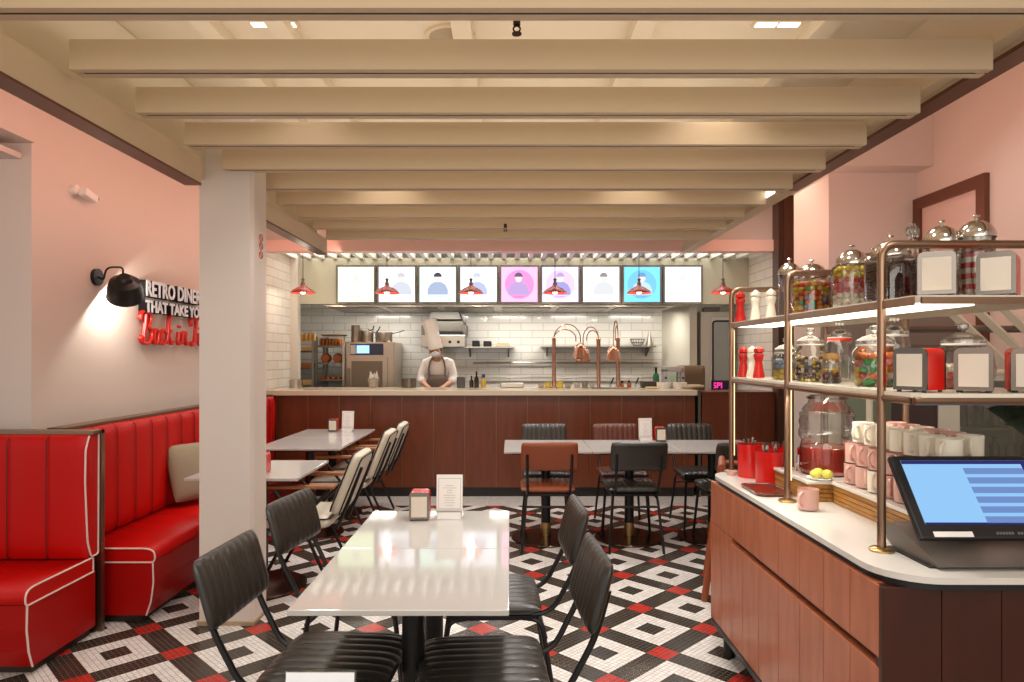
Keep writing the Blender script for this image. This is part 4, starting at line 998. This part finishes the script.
bm = nb(); tube(bm, [(PX+.004, 1.9, 1.325), (PX+.004, 3.42, 1.325)], .0115, 10); tube(bm, [(QX, 1.9, 1.325), (QX, 3.42, 1.325)], .0115, 10); tube(bm, [(PX, 1.885, 1.325), (QX, 1.885, 1.325)], .0115, 10)
obj('rail', bm, M_brass2, s2)
obj('brass_edge', b2(nb(), PX+.015, QX+.02, 1.872, 1.88, 1.593, 1.612), M_brass2, s1, smooth=False)
# risers
def riser(x0, x1, y0, y1, label):
    t = thing('wooden_riser', label, 'riser', (0, 0, 0), 0, 'risers on the service counter')
    for k in range(4): obj('slat', b2(nb(), x0+.001*(k % 2), x1, y0, y1, ZT+.001+k*.0175, ZT+.001+k*.0175+.016, .002), wood_mat('riser_oak', '#b07c3c', '#8a5c28', .4, (8, .8, 8)), t)
    obj('core', b2(nb(), x0+.01, x1-.01, y0+.01, y1-.01, ZT+.002, ZT+.07), M_groove, t, smooth=False)
    obj('slab', b2(nb(), x0-.004, x1+.004, y0-.004, y1+.004, ZT+.072, ZT+.086, .002), M_marble, t)
riser(1.285, 1.56, 2.02, 2.715, 'wooden riser with a white slab under the mugs')
riser(1.19, 1.56, 2.73, 3.07, 'wooden riser with a white slab under the drinks dispenser')
ZR = ZT+.086
# mugs
def mug(m, loc, rz, label, group='mugs stacked on the riser'):
    t = thing('mug', label, 'mug', loc, rz, group)
    obj('cup', lathe(nb(), [(0, .001), (.030, .001), (.037, .004), (.0385, .080), (.0365, .080), (.034, .008), (0, .006)], 24), m, t)
    obj('handle', tube(nb(), [(-.036-.026*math.sin(a), 0, .043+.026*math.cos(a)) for a in [PI*i/10 for i in range(11)]], .0055, 8), m, t)
    return t
mp_ = mug(M_pinkmug, (1.135, 2.60, ZT), 35, 'single pink mug standing on the white worktop in front of the riser', 'mugs on the service counter')
mw_ = None
yy0 = 2.665
for L in range(3):
    for c_ in range(2):
        for k in range(7):
            x = 1.345 + c_*.125 + (.004*L); y = yy0 - .0865*k - (.0 if L < 2 else .01)
            if L == 2: x += .02
            wht = (L == 2 and c_ == 0 and k < 7) or (L == 0 and k == 2 and c_ == 0) or (L == 2 and c_ == 1 and k in (2, 5, 6))
            if L == 2 and c_ == 1 and k > 5: continue
            lab = '%s mug in the %s layer, %s column, %s from the far end' % ('cream' if wht else 'pink', ['bottom', 'middle', 'top'][L], 'front' if c_ == 0 else 'back', ORD[k])
            loc = (x, y, ZR+.001+.0805*L); rz = random.uniform(25, 60)
            if wht:
                if mw_ is None: mw_ = mug(M_whitemug, loc, rz, lab)
                else: dup(mw_, loc, rz, lab, 'mugs stacked on the riser')
            else: dup(mp_, loc, rz, lab, 'mugs stacked on the riser')
# drinks dispenser
dg = thing('drinks_dispenser', 'large ribbed glass drinks dispenser with a red lower half', 'drinks dispenser', (1.345, 2.90, ZR))
obj('jar', lathe(nb(), [(0, .001), (.10, .001), (.105, .02), (.105, .12), (.10, .14), (.112, .16), (.112, .18), (.106, .20), (.112, .22), (.106, .24), (.11, .255), (.09, .285), (.075, .30), (.072, .325)], 36), M_glass, dg)
obj('drink', lathe(nb(), [(0, .006), (.096, .006), (.10, .02), (.10, .115), (0, .115)], 32), mat('red_drink', '#ff8672', .1), dg)
obj('red_band', lathe(nb(), [(.1055, .02), (.107, .022), (.107, .115), (.1055, .117)], 32), glass_mat('red_glass', '#f8c0b8', .15), dg)
obj('lid', lathe(nb(), [(0, .335), (.06, .335), (.08, .325), (.08, .318), (0, .318)], 28), M_glass, dg)
obj('lid_knob', sph(nb(), (0, 0, .352), .02, 2, (1, 1, .8)), M_glass, dg)
tp = obj('tap', tube(nb(), fil([(-.10, -.03, .05), (-.145, -.045, .05), (-.15, -.045, .02)], .015), .008, 8), M_chrome, dg)
obj('tap_handle', tube(nb(), [(-.14, -.045, .03), (-.14, -.045, .085)], .007, 8), M_chrome, tp)
# lemon plate
lp = thing('plate', 'small white plate holding lemons in front of the dispenser', 'plate', (1.255, 2.765, ZR))
obj('dish', lathe(nb(), [(0, 0), (.035, 0), (.052, .007), (.05, .009), (.033, .004), (0, .004)], 24), M_paper, lp)
for k, (dx, dy, c_) in enumerate(((-.022, -.012, 'yellow lemon on the plate, nearest the worktop edge'), (.020, -.02, 'yellow lemon on the plate, nearest the mugs'), (.0, .018, 'yellow lemon on the plate, nearest the dispenser'))):
    o = obj('lemon', sph(nb(), (0, 0, 0), .0195, 2, (1.2, 1, 1)), mat('lemon', '#dcd860', .45, noise=.2, nscale=40)); o.location = (1.255+dx, 2.765+dy, ZR+.0235); tag(o, c_, 'lemon', 'lemons on the plate')
# brown tray
t = thing('serving_tray', 'dark brown tray lying in front of the red buckets', 'tray', (1.10, 2.96, ZT))
obj('dish', prism(nb(), rrect(-.07, .075, -.13, .10, .03), .001, .012, 'z'), mat('tray_brown', '#5c2a1c', .2), t)
obj('rim', tube(nb(), [(x, y, .013) for x, y in rrect(-.07, .075, -.13, .10, .03)+[(-.07, -.10)]], .005, 6), MATS['tray_brown'], t)
# red buckets with cutlery
def bucket(loc, r, h, label, seed):
    t = thing('cutlery_bucket', label, 'bucket', loc, 0, 'red cutlery buckets')
    obj('cup', lathe(nb(), [(0, 0), (r*.88, 0), (r*.9, .004), (r*.985, h-.002), (r, h), (r*.96, h), (r*.86, .01), (0, .01)], 32), M_redpl, t)
    random.seed(seed)
    for k in range(7):
        a = random.uniform(0, 6.28); rr = r*.55
        x, y = rr*math.cos(a), rr*math.sin(a); hh = h+random.uniform(.008, .032)
        c_ = thing('fork' if k % 2 else 'spoon', 'steel %s handle standing in the %s, %s of its bunch' % ('fork' if k % 2 else 'spoon', label.split(',')[0].replace('red cutlery ', ''), ORD[k]), 'cutlery', (loc[0]+x*.4, loc[1]+y*.4, loc[2]+.012), 0, 'cutlery in the red buckets')
        obj('handle', tube(nb(), [(0, 0, 0), (x*.45, y*.45, hh-.012)], [.003, .006], 6), M_steel, c_)
    return t
bucket((1.165, 3.31, ZT), .064, .16, 'red cutlery bucket beside the furthest brass post, on the left', 1)
bucket((1.30, 3.30, ZT), .062, .15, 'red cutlery bucket between the others, at the back', 2)
bucket((1.19, 3.135, ZT), .066, .15, 'red cutlery bucket in front, beside the brown tray', 3)
bucket((1.43, 3.25, ZT), .060, .145, 'red cutlery bucket beside the drinks dispenser', 4)
o = obj('small_dish', lathe(nb(), [(0, 0), (.02, 0), (.028, .02), (.024, .02), (0, .006)], 16), M_pinkmug); o.location = (1.09, 3.36, ZT); tag(o, 'tiny pink dish at the far end of the counter', 'dish')
# POS terminal
po = thing('till_terminal', 'black touch screen till terminal at the near end of the counter', 'till', (1.335, 2.02, ZT), 0)
bm = nb(); prism(bm, [(-.165, .012), (-.15, .004), (.07, .004), (.10, .02), (.11, .045), (.10, .07), (.07, .078), (.03, .068)], -.165, .29, 'x', M=None)
base_m = mat('till_grey', '#6d655e', .35, .3)
obj('base', bm, base_m, po)
obj('foot', b2(nb(), -.18, .25, -.14, .07, .0005, .005), M_blackp, po, smooth=False)
obj('neck', box(nb(), (.03, .0, .10), (.10, .05, .10), M=RX(-20)), M_blackp, po)
SM = T(.035, -.02, .172) @ RX(-38)
sc_ = obj('screen_housing', box(nb(), (0, 0, 0), (.44, .022, .265), M=SM, bev=.006), M_blackp, po)
obj('display', box(nb(), (0, -.0118, .012), (.385, .001, .205), M=SM), emi('till_blue', '#9bd0ff', .95), sc_, smooth=False)
bm = nb()
for k in range(6):
    z = .095-.0165-.031*k; box(bm, (.085, -.0126, z), (.20, .0006, .020), M=SM)
obj('menu_rows', bm, emi('till_rows', '#7f9fe0', .8), sc_, smooth=False)
bm = nb(); box(bm, (0, -.0126, .108), (.385, .0006, .012), M=SM); box(bm, (0, -.0126, -.088), (.385, .0006, .006), M=SM); box(bm, (.178, -.0128, .075), (.028, .0006, .055), M=SM)
obj('menu_bars', bm, emi('till_bars', '#3c3c80', .7), sc_, smooth=False)
obj('sticker', box(nb(), (-.125, -.0115, -.120), (.11, .001, .016), M=SM), M_paper, sc_, smooth=False)
bm = nb()
for k in range(13):
    if k != 6: box(bm, (.0+.0085*k, -.0118, -.117), (.006, .0006, .008), M=SM)
obj('maker_mark', bm, mat('logo_grey', '#6c666a', .4), sc_, smooth=False)

# jars, mills etc.
def jar(loc, r, h, label, lid='chrome', neck=.8, shape='round', ribbon=False, group='sweet jars on the shelf'):
    t = thing('glass_jar', label, 'jar', loc, 0, group)
    if shape == 'round': pr = [(0, .001), (r*.9, .001), (r, .012), (r, h*.72), (r*.94, h*.82), (r*neck, h*.88), (r*neck, h*.93)]
    elif shape == 'tall': pr = [(0, .001), (r*.95, .001), (r, .01), (r, h*.90)]
    else: pr = [(0, .001), (r*.75, .001), (r*.95, .03), (r, h*.4), (r*.9, h*.72), (r*neck, h*.84), (r*neck, h*.9)]
    rn = pr[-1][0]; z = pr[-1][1]
    gl = obj('bowl', lathe(nb(), pr, 32), M_glass, t)
    if lid == 'chrome':
        l = obj('lid', lathe(nb(), [(rn*1.06, z-.012), (rn*1.06, z), (rn*.98, z+.012), (rn*.75, z+.028), (rn*.4, z+.040), (0, z+.043)], 32), M_chrome, t)
        obj('knob', lathe(nb(), [(0, z+.042), (.005, z+.042), (.004, z+.052), (.011, z+.056), (.009, z+.060), (0, z+.061)], 16), M_chrome, l)
    elif lid == 'glass':
        l = obj('lid', lathe(nb(), [(rn*1.08, z-.004), (rn*1.08, z+.008), (rn*.7, z+.022), (rn*.25, z+.03), (0, z+.031)], 32), M_glass, t)
        obj('knob', lathe(nb(), [(0, z+.03), (.008, z+.03), (.006, z+.036), (.016, z+.044), (.016, z+.056), (.008, z+.06), (0, z+.06)], 16), M_glass, l)
        obj('rim', lathe(nb(), [(rn*.98, z-.012), (rn*1.05, z-.010), (rn*1.05, z-.004), (rn*.98, z-.004)], 32), mat('jar_rim', '#ece8e0', .2), t)
    elif lid == 'cork': obj('lid', lathe(nb(), [(0, z-.01), (rn*.97, z-.01), (rn, z+.022), (0, z+.022)], 24), mat('cork', '#b08850', .8, noise=.3, nscale=60), t)
    if ribbon: obj('ribbon', lathe(nb(), [(rn*1.03, z-.022), (rn*1.06, z-.018), (rn*1.06, z-.008), (rn*1.03, z-.006)], 28), mat('ribbon_red', '#e04030', .5), t)
    return t
def fill(loc, r, layers, size, label, name='candies', jit=.4, squash=1.):
    """layers: list of (height, [material indices])"""
    mats_ = []; bm = nb(); z = size*.9
    for hh, cols in layers:
        zt_ = z + hh
        while z < zt_:
            n1 = max(1, int(2*PI*(r-size)/(size*1.9)))
            for ring in (0, 1):
                rr = (r-size)*(1-.45*ring); nn = n1 if ring == 0 else max(3, n1//2)
                for k in range(nn):
                    a = 2*PI*(k+random.random()*jit)/nn; m_ = random.choice(cols)
                    if m_ not in mats_: mats_.append(m_)
                    f0 = len(bm.faces)
                    sph(bm, (rr*math.cos(a), rr*math.sin(a), z+random.uniform(-1, 1)*size*.3), size*random.uniform(.85, 1.1), 1, (1, 1, squash))
                    bm.faces.ensure_lookup_table(); mi = mats_.index(m_)
                    for f in bm.faces[f0:]: f.material_index = mi
            z += size*1.45*squash
    lathe(bm, [(0, 0.006), (r-size*1.6, 0.006), (r-size*1.6, z-size), (0, z-size)], 12)
    o = obj(name, bm, mats_, sharp=80); o.location = loc; tag(o, label, 'sweets', 'sweets inside the jars', 'stuff'); return o
cm = lambda n, c, r=.35: mat('candy_'+n, c, r)
RD_, YL, GR, OR, WH, BR, BL, PK, CH = cm('red', '#c8281c'), cm('yellow', '#d8b828'), cm('green', '#2c9c48'), cm('orange', '#d87028'), cm('white', '#e4d8c4'), cm('brown', '#5a3020'), cm('blue', '#8090a8'), cm('pink', '#d88078'), cm('choc', '#4c2c24')
Z1, Z2 = 1.618, 1.346
# pepper mills
def mill(loc, m, label, group, h=.15):
    k = h/.15; t = thing('pepper_mill', label, 'pepper mill', loc, 0, group)
    obj('body', lathe(nb(), [(0, 0), (.026, 0), (.027, .01), (.022, .035), (.018, .06), (.016, .075), (.021, .095), (.024, .108), (.022, .114), (.012, .116), (0, .116)], 20), m, t)
    obj('head', lathe(nb(), [(0, .117), (.015, .117), (.024, .124), (.022, .138), (.010, .146), (.004, .152), (0, .153)], 20), m, t); t.scale = (1, 1, k); return t
WM = mat('mill_white', '#e8e0cc', .3); RM = mat('mill_red', '#b81a14', .25)
mill((1.145, 3.395, Z1), RM, 'red pepper mill on the upper shelf by the furthest post', 'mills on the upper shelf')
mill((1.19, 3.31, Z1), WM, 'white pepper mill on the upper shelf beside the red one', 'mills on the upper shelf')
mill((1.242, 3.25, Z1), WM, 'white pepper mill on the upper shelf beside the tall clear jar', 'mills on the upper shelf')
mill((1.148, 3.36, Z2), RM, 'red pepper mill on the lower shelf, nearest the furthest post', 'mills on the lower shelf')
mill((1.170, 3.30, Z2), WM, 'white pepper mill on the lower shelf between two red ones', 'mills on the lower shelf')
mill((1.178, 3.235, Z2), RM, 'red pepper mill on the lower shelf nearer the grey and yellow sweets', 'mills on the lower shelf')
# upper shelf jars
jar((1.235, 3.02, Z1), .045, .225, 'tall clear jar with a chrome lid right of the white mills', shape='tall')
jar((1.255, 2.84, Z1), .083, .185, 'wide jar of mixed fruit sweets right behind the middle post', neck=.7)
fill((1.255, 2.84, Z1+.002), .078, [(.12, [RD_, YL, YL, OR, BL, OR, GR])], .013, 'mixed fruit sweets in the wide jar behind the middle post')
jar((1.395, 2.80, Z1), .040, .20, 'slim jar with a chrome lid between two wide sweet jars', shape='tall')
fill((1.395, 2.80, Z1+.002), .037, [(.10, [WH, PK])], .011, 'pale sweets in the slim jar between the wide jars')
jar((1.262, 2.52, Z1), .072, .195, 'wide jar of white, red and yellow layered sweets', neck=.72)
fill((1.262, 2.52, Z1+.002), .067, [(.045, [WH]), (.04, [RD_, PK]), (.035, [YL])], .013, 'layered white, red and yellow sweets in the wide jar')
jar((1.415, 2.665, Z1), .06, .215, 'jar of red and white sweets with a chrome lid behind the layered jar', shape='tall')
fill((1.415, 2.665, Z1+.002), .056, [(.16, [RD_, PK, WH])], .012, 'red and white sweets in the jar behind the layered one')
jar((1.235, 2.215, Z1), .078, .175, 'wide jar of dark chocolate beans behind the nearest post', neck=.74)
fill((1.235, 2.215, Z1+.002), .073, [(.125, [BR, CH, CH])], .0075, 'dark chocolate beans in the wide jar behind the nearest post')
jar((1.36, 2.45, Z1), .045, .20, 'slender clear jar with a chrome lid just behind the chocolate jar', shape='tall')
dc = thing('glass_decanter', 'clear glass decanter with a flower shaped stopper', 'decanter', (1.475, 2.50, Z1)); dc.scale = (.9, .9, 1.3)
obj('body', lathe(nb(), [(0, .001), (.06, .001), (.07, .03), (.07, .09), (.05, .13), (.02, .16), (.018, .185), (.026, .19)], 24), M_glass, dc)
bm = nb(); cyl(bm, (0, 0), .012, .185, .20, 12)
for a in range(6): sph(bm, (.018*math.cos(a), .018*math.sin(a), .22), .012, 1, (1, 1, 1.4))
sph(bm, (0, 0, .24), .012, 1); obj('stopper', bm, M_glass, dc)
obj('liqueur', lathe(nb(), [(0, .006), (.054, .006), (.065, .03), (.065, .07), (0, .07)], 20), glass_mat('yellow_drink', '#e8d880'), dc)
jar((1.372, 2.17, Z1), .050, .225, 'clear jar with a chrome lid behind the left upper napkin holder', shape='tall')
jar((1.455, 2.13, Z1), .050, .235, 'tall jar of striped candy canes between the upper napkin holders', shape='tall')
for k in range(9):
    a = 2*PI*k/9; rr = .030
    bm = nb(); 
    pts = [(rr*math.cos(a)+.004*math.cos(20*z_), rr*math.sin(a)+.004*math.sin(20*z_), z_) for z_ in [.006+.2*i/12 for i in range(13)]]
    for i in range(12):
        f0 = len(bm.faces); tube(bm, pts[i:i+2], .0095, 8); bm.faces.ensure_lookup_table()
        for f in bm.faces[f0:]: f.material_index = i % 2
    o = obj('candy_cane', bm, [cm('red', '#c8281c'), WH]); o.location = (1.455, 2.13, Z1); tag(o, 'red and white striped candy stick in the tall jar, %s around from the wall side' % ORD[k], 'candy', 'candy canes in the tall jar')
# lower shelf jars
jar((1.215, 3.0, Z2), .062, .135, 'square looking jar of grey and yellow sweet eggs on the lower shelf', 'glass', .8, 'round')
fill((1.215, 3.0, Z2+.002), .057, [(.03, [YL]), (.03, [BL])], .014, 'grey sweets over yellow ones in the lower shelf jar', 'sweet_eggs')
ja = jar((1.225, 2.785, Z2), .066, .175, 'jar of speckled black and gold sweets on the lower shelf', 'glass', .75, 'belly')
fill((1.225, 2.785, Z2+.002), .056, [(.09, [WH, BR, YL, CH])], .0075, 'speckled sweets in the lower shelf jar behind the middle post')
jar((1.37, 2.84, Z2), .052, .20, 'tall jar with a red ribbon at the back of the lower shelf', 'glass', .85, 'round', True)
jar((1.215, 2.585, Z2), .036, .10, 'small cork topped jar of brown sweets on the lower shelf', 'cork', .8)
fill((1.215, 2.585, Z2+.002), .032, [(.02, [CH]), (.02, [BR, OR]), (.01, [YL])], .007, 'brown layered sweets in the small cork topped jar')
jar((1.245, 2.33, Z2), .078, .165, 'big jar of wrapped sweets on the lower shelf by the nearest post', 'glass', .72, 'belly')
fill((1.245, 2.33, Z2+.002), .066, [(.05, [RD_, YL, GR, OR, WH]), (.035, [GR, PK, OR])], .015, 'wrapped sweets in the big lower shelf jar', jit=.6)
jar((1.395, 2.48, Z2), .052, .20, 'tall clear jar behind the big jar of wrapped sweets', 'glass', .85, 'round')
jar((1.44, 2.17, Z2), .088, .165, 'wide lidded jar behind the lower napkin holders', 'glass', .66, 'belly')
fill((1.44, 2.17, Z2+.002), .072, [(.06, [WH, RD_, OR, WH])], .016, 'pale and red sweets in the wide jar behind the napkin holders')
# napkin holders on shelf
bt_ = mat('face_dark', '#6c6058', .3, 1.)
napkin((1.228, 1.97, Z1), -30, 'chrome napkin holder on the upper shelf nearest the brass post', M_nface, 1.08, M_nface, 'shelf napkin holders')
napkin((1.405, 1.965, Z1), -42, 'red sided napkin holder on the upper shelf nearer the wall', M_redpl, 1.08, M_nface, 'shelf napkin holders')
napkin((1.19, 1.985, Z2), -58, 'red sided napkin holder turned sideways on the lower shelf', M_redpl, 1.08, M_nface, 'shelf napkin holders')
napkin((1.335, 1.965, Z2), -36, 'dark edged napkin holder in the middle of the lower shelf row', bt_, 1.08, bt_, 'shelf napkin holders')
napkin((1.485, 1.96, Z2), -28, 'red sided napkin holder at the right end of the lower shelf row', M_redpl, 1.08, bt_, 'shelf napkin holders')

# ------------------------------------------------------------ high chair
m_hc = wood_mat('orange_wood', '#9a4a28', '#84401f', .4)
hc = thing('high_chair', 'orange brown wooden high chair behind the counter corner', 'high chair', (1.487, 4.22, 0), -17)
for sx in (-1, 1):
    for sy in (-1, 1):
        obj('leg', tube(nb(), [(sx*.27, sy*.27, .0), (sx*.17, sy*.17, .78)], .02, 8), m_hc, hc)
for z in (.16, .33, .50):
    k = .27-.1*z/.78
    for sx in (-1, 1):
        obj('rung', tube(nb(), [(sx*k, -k, z), (sx*k, k, z)], .013, 8), m_hc, hc)
    obj('rung', tube(nb(), [(-k, -k, z), (k, -k, z)], .013, 8), m_hc, hc)
obj('seat', b2(nb(), -.17, .17, -.16, .17, .52, .545, .006), m_hc, hc)
for sx in (-1, 1): obj('armrail', tube(nb(), [(sx*.17, -.19, .78), (sx*.17, .19, .78)], .022, 8), m_hc, hc)
obj('back_rail', tube(nb(), [(-.17, .17, .76), (.17, .17, .76)], .016, 8), m_hc, hc)

# ------------------------------------------------------------ right rear display area
pp_ = thing('partition_panel', 'grey green partition panel behind the display shelf', 'partition')
obj('panel', b2(nb(), 2.37, 2.82, 4.9, 4.95, 0, 1.42), mat('panel_green', '#8f9c84', .4), pp_, smooth=False)
obj('post', b2(nb(), 2.27, 2.37, 4.89, 4.96, 0, 1.42), mat('post_white', '#d8d4c4', .4), pp_, smooth=False)
obj('top_rail', b2(nb(), 2.27, 2.82, 4.88, 4.97, 1.42, 1.46), M_steel, pp_, smooth=False)
pp2 = thing('partition_panel', 'dark plum panel between the green panel and the glass cabinet', 'partition')
obj('panel', b2(nb(), 2.83, 3.12, 4.88, 4.93, 0, 1.5), mat('panel_plum', '#3a2628', .4), pp2, smooth=False)
obj('top_rail', b2(nb(), 2.83, 3.12, 4.87, 4.94, 1.5, 1.53), M_steeld, pp2, smooth=False)
gc_ = thing('glass_cabinet', 'white framed glass cabinet behind the till', 'cabinet', (2.58, 4.1, 0))
bm = nb(); b2(bm, 0, .12, 0, .05, 0, 1.36); b2(bm, .74, .78, 0, .05, 0, 1.36); b2(bm, .12, .74, 0, .05, 1.30, 1.36); b2(bm, .12, .74, 0, .05, 0, .3); b2(bm, 0, .78, .45, .5, 0, 1.36)
b2(bm, 0, .78, .05, .45, 1.32, 1.36)
obj('side_panel', b2(nb(), -.012, 0, .02, .5, 0, 1.36), MATS['panel_plum'], gc_, smooth=False)
obj('frame', bm, mat('cabinet_white', '#d8d6c8', .4), gc_, smooth=False)
obj('glass_door', b2(nb(), .12, .74, .02, .028, .3, 1.30), M_panel, gc_, smooth=False)
for z in (.5, .75, 1.0): obj('shelf', b2(nb(), .12, .74, .06, .44, z, z+.012), M_steel, gc_, smooth=False)
k = 0
for zi, z in enumerate((.5, .75, 1.0)):
    for i in range(6):
        o = obj('dark_bottle', lathe(nb(), [(0, 0), (.028, 0), (.028, .12), (.012, .15), (.012, .18), (0, .18)], 12), [mat('btl_brown', '#5c4438', .2), mat('btl_green', '#68705c', .2), mat('btl_grey', '#8c8880', .2)][(i+zi) % 3])
        o.location = (2.58+.17+.10*i, 4.3, z+.0125); tag(o, 'bottle in the glass cabinet, %s shelf up, %s from the white post' % (ORD[zi], ORD[i]), 'bottle', 'bottles in the glass cabinet')
sr = thing('slanted_frame', 'cream slanting struts standing behind the lower shelf jars', 'frame')
for k in range(4):
    x = 2.35+.155*k
    obj('strut', tube(nb(), [(x+.44, 3.78, 1.36), (x, 3.78, 1.78)], .026, 4), mat('strut_cream', '#d4ccb8', .4), sr, smooth=False)
obj('top_tube', tube(nb(), [(2.0, 3.8, 1.60), (2.9, 3.8, 1.60)], .02, 8), M_steeld, sr)
for x in (2.0, 2.9): obj('leg', tube(nb(), [(x, 3.8, 0), (x, 3.8, 1.60)], .018, 8), MATS['strut_cream'], sr)
obj('base_tube', tube(nb(), [(2.0, 3.78, 1.36), (4.0-.7, 3.78, 1.36)], .018, 8), MATS['strut_cream'], sr)
gs = thing('glass_screen', 'sloping greenish glass screen right of the till', 'glass screen', (2.45, 3.3, 0))
obj('pane', prism(nb(), [(0, 1.26), (.5, .9), (.505, .905), (.005, 1.265)], 0, .4, 'y'), glass_mat('green_glassp', '#c8e4d8', .2), gs, smooth=False)
obj('edge', tube(nb(), [(0, 0, 1.262), (.5, 0, .902)], .005, 6), mat('glass_edge', '#4c8c78', .2), gs)
obj('stand', b2(nb(), .0, .52, .0, .4, 0, .9), MATS['cabinet_white'], gs, smooth=False)
# dark backdrop piece of wall behind struts
struct('wall_low_partition', b2(nb(), 2.4, 3.39, 5.2, 5.28, 0, 1.75), mat('umber_wall', '#8a8078', .6), smooth=False)

# ------------------------------------------------------------ lights
W = bpy.data.worlds.new('World'); bpy.context.scene.world = W; W.use_nodes = True
W.node_tree.nodes['Background'].inputs[0].default_value = (1, .94, .89, 1); W.node_tree.nodes['Background'].inputs[1].default_value = .75
warm = (1, .87, .75)
cool = (1, .965, .935)
for y, e in ((2.62, 15), (3.45, 18), (4.29, 25), (5.13, 31), (5.94, 44)):
    for x in (-1.0, .1, 1.2):
        lamp('fill_spot', 'SPOT', (x, y, 2.45), e, cool, .10, aim=(0, 0, -1), spot=128, blend=1)  # added fill hung below the beams for tables and floor, no fixtures
for y in (.5, 1.5):
    for x in (-1.3, 0, 1.3): lamp('fill_spot', 'SPOT', (x, y, 2.45), 16, cool, .10, aim=(0, 0, -1), spot=128, blend=1)  # more added fill near the camera, no fixtures
for (x, y) in ((-.95, 3.02), (.95, 3.02), (-.8, 4.28), (.8, 4.28)): lamp('beam_glow', 'SPOT', (x, y, 2.80), 7, warm, .05, aim=(0, .25, -1), spot=100, blend=.9)
for (x, y) in ((-2.1, 4.4), (-2.1, 5.4), (-2.1, 6.4), (-2.3, 3.0), (-3.0, 2.6)):
    lamp('booth_fill', 'SPOT', (x+.25, y, 2.82), 34, cool, .15, aim=(.1, 0, -1), spot=95, blend=1)  # added fill lifting the left wall and booths, no fixtures
for (x, y, e) in ((.78, 2.2, 36), (.78, 3.03, 38), (2.4, 3.0, 30), (2.6, 4.4, 30)):
    lamp('counter_fill', 'SPOT', (x, y, 2.45 if x < 1.8 else 3.7), e, cool, .08, aim=(0, 0, -1), spot=110, blend=.8)  # added fill to brighten the counter side, no fixtures
pink = (1, .48, .38)
lamp('cove_left', 'AREA', (-1.74, 3.9, 2.50), 19, pink, 6.4, .06, aim=(-1, 0, -.1))
lamp('cove_right', 'AREA', (1.90, 4.2, 2.56), 23, pink, 5.0, .06, aim=(1, 0, .25))
lamp('column_wash', 'SPOT', (2.05, 6.3, 3.3), 26, (1, .86, .68), .05, aim=(.6, .05, -.7), spot=110, blend=.8)
for x in (-2.0, -1.0, 0, 1.0, 2.0):
    lamp('kitchen_light', 'AREA', (x, 7.6, 2.83), 11, (1, .96, .9), .9, .5, aim=(0, .1, -1))
    lamp('hood_light', 'AREA', (x*.85, 8.65, 2.02), 9, (1, .95, .86), .5, .2, aim=(0, .1, -1))
for k in range(6): lamp('pendant_light', 'POINT', (-2.228+.904*k, 7.35, 2.09), 3, (1, .88, .7), .03)
lamp('shelf_fill_low', 'AREA', (PX+.2, 2.65, 1.315), 5.5, (1, .92, .8), .05, 1.4, aim=(.1, 0, -1))  # added fill under the lower shelf, brightens worktop and mugs
lamp('ceiling_fill', 'AREA', (-.15, 3.4, 2.60), 22, warm, 2.8, 4.2, aim=(0, 0, 1))  # added fill that brightens the ceiling, no real fitting
lamp('camera_side_fill', 'AREA', (0, -1.2, 2.2), 60, (1, .93, .84), 4.5, 1.6, aim=(0, 1, -.15))  # added fill from behind the camera, not a real lamp

# ------------------------------------------------------------ camera
sc = bpy.context.scene
cd = bpy.data.cameras.new('camera'); cam = bpy.data.objects.new('camera', cd); COL.objects.link(cam)
cam.location = (0, 0, EYE); cam.rotation_euler = (R(90), 0, 0)
cd.sensor_width = 36; cd.lens = 36*F/1024; cd.shift_x = (512-CX)/1024; cd.shift_y = (HY-341)/1024
cd.clip_start = .05
sc.camera = cam
sc.view_settings.view_transform = 'Standard'; sc.view_settings.look = 'None'; sc.view_settings.gamma = 1
sc.view_settings.use_curve_mapping = False; sc.view_settings.exposure = 0.0
sc.cycles.use_denoising = True; sc.cycles.max_bounces = 8; sc.cycles.transparent_max_bounces = 24; sc.cycles.caustics_reflective = False
sc.cycles.sample_clamp_indirect = 6
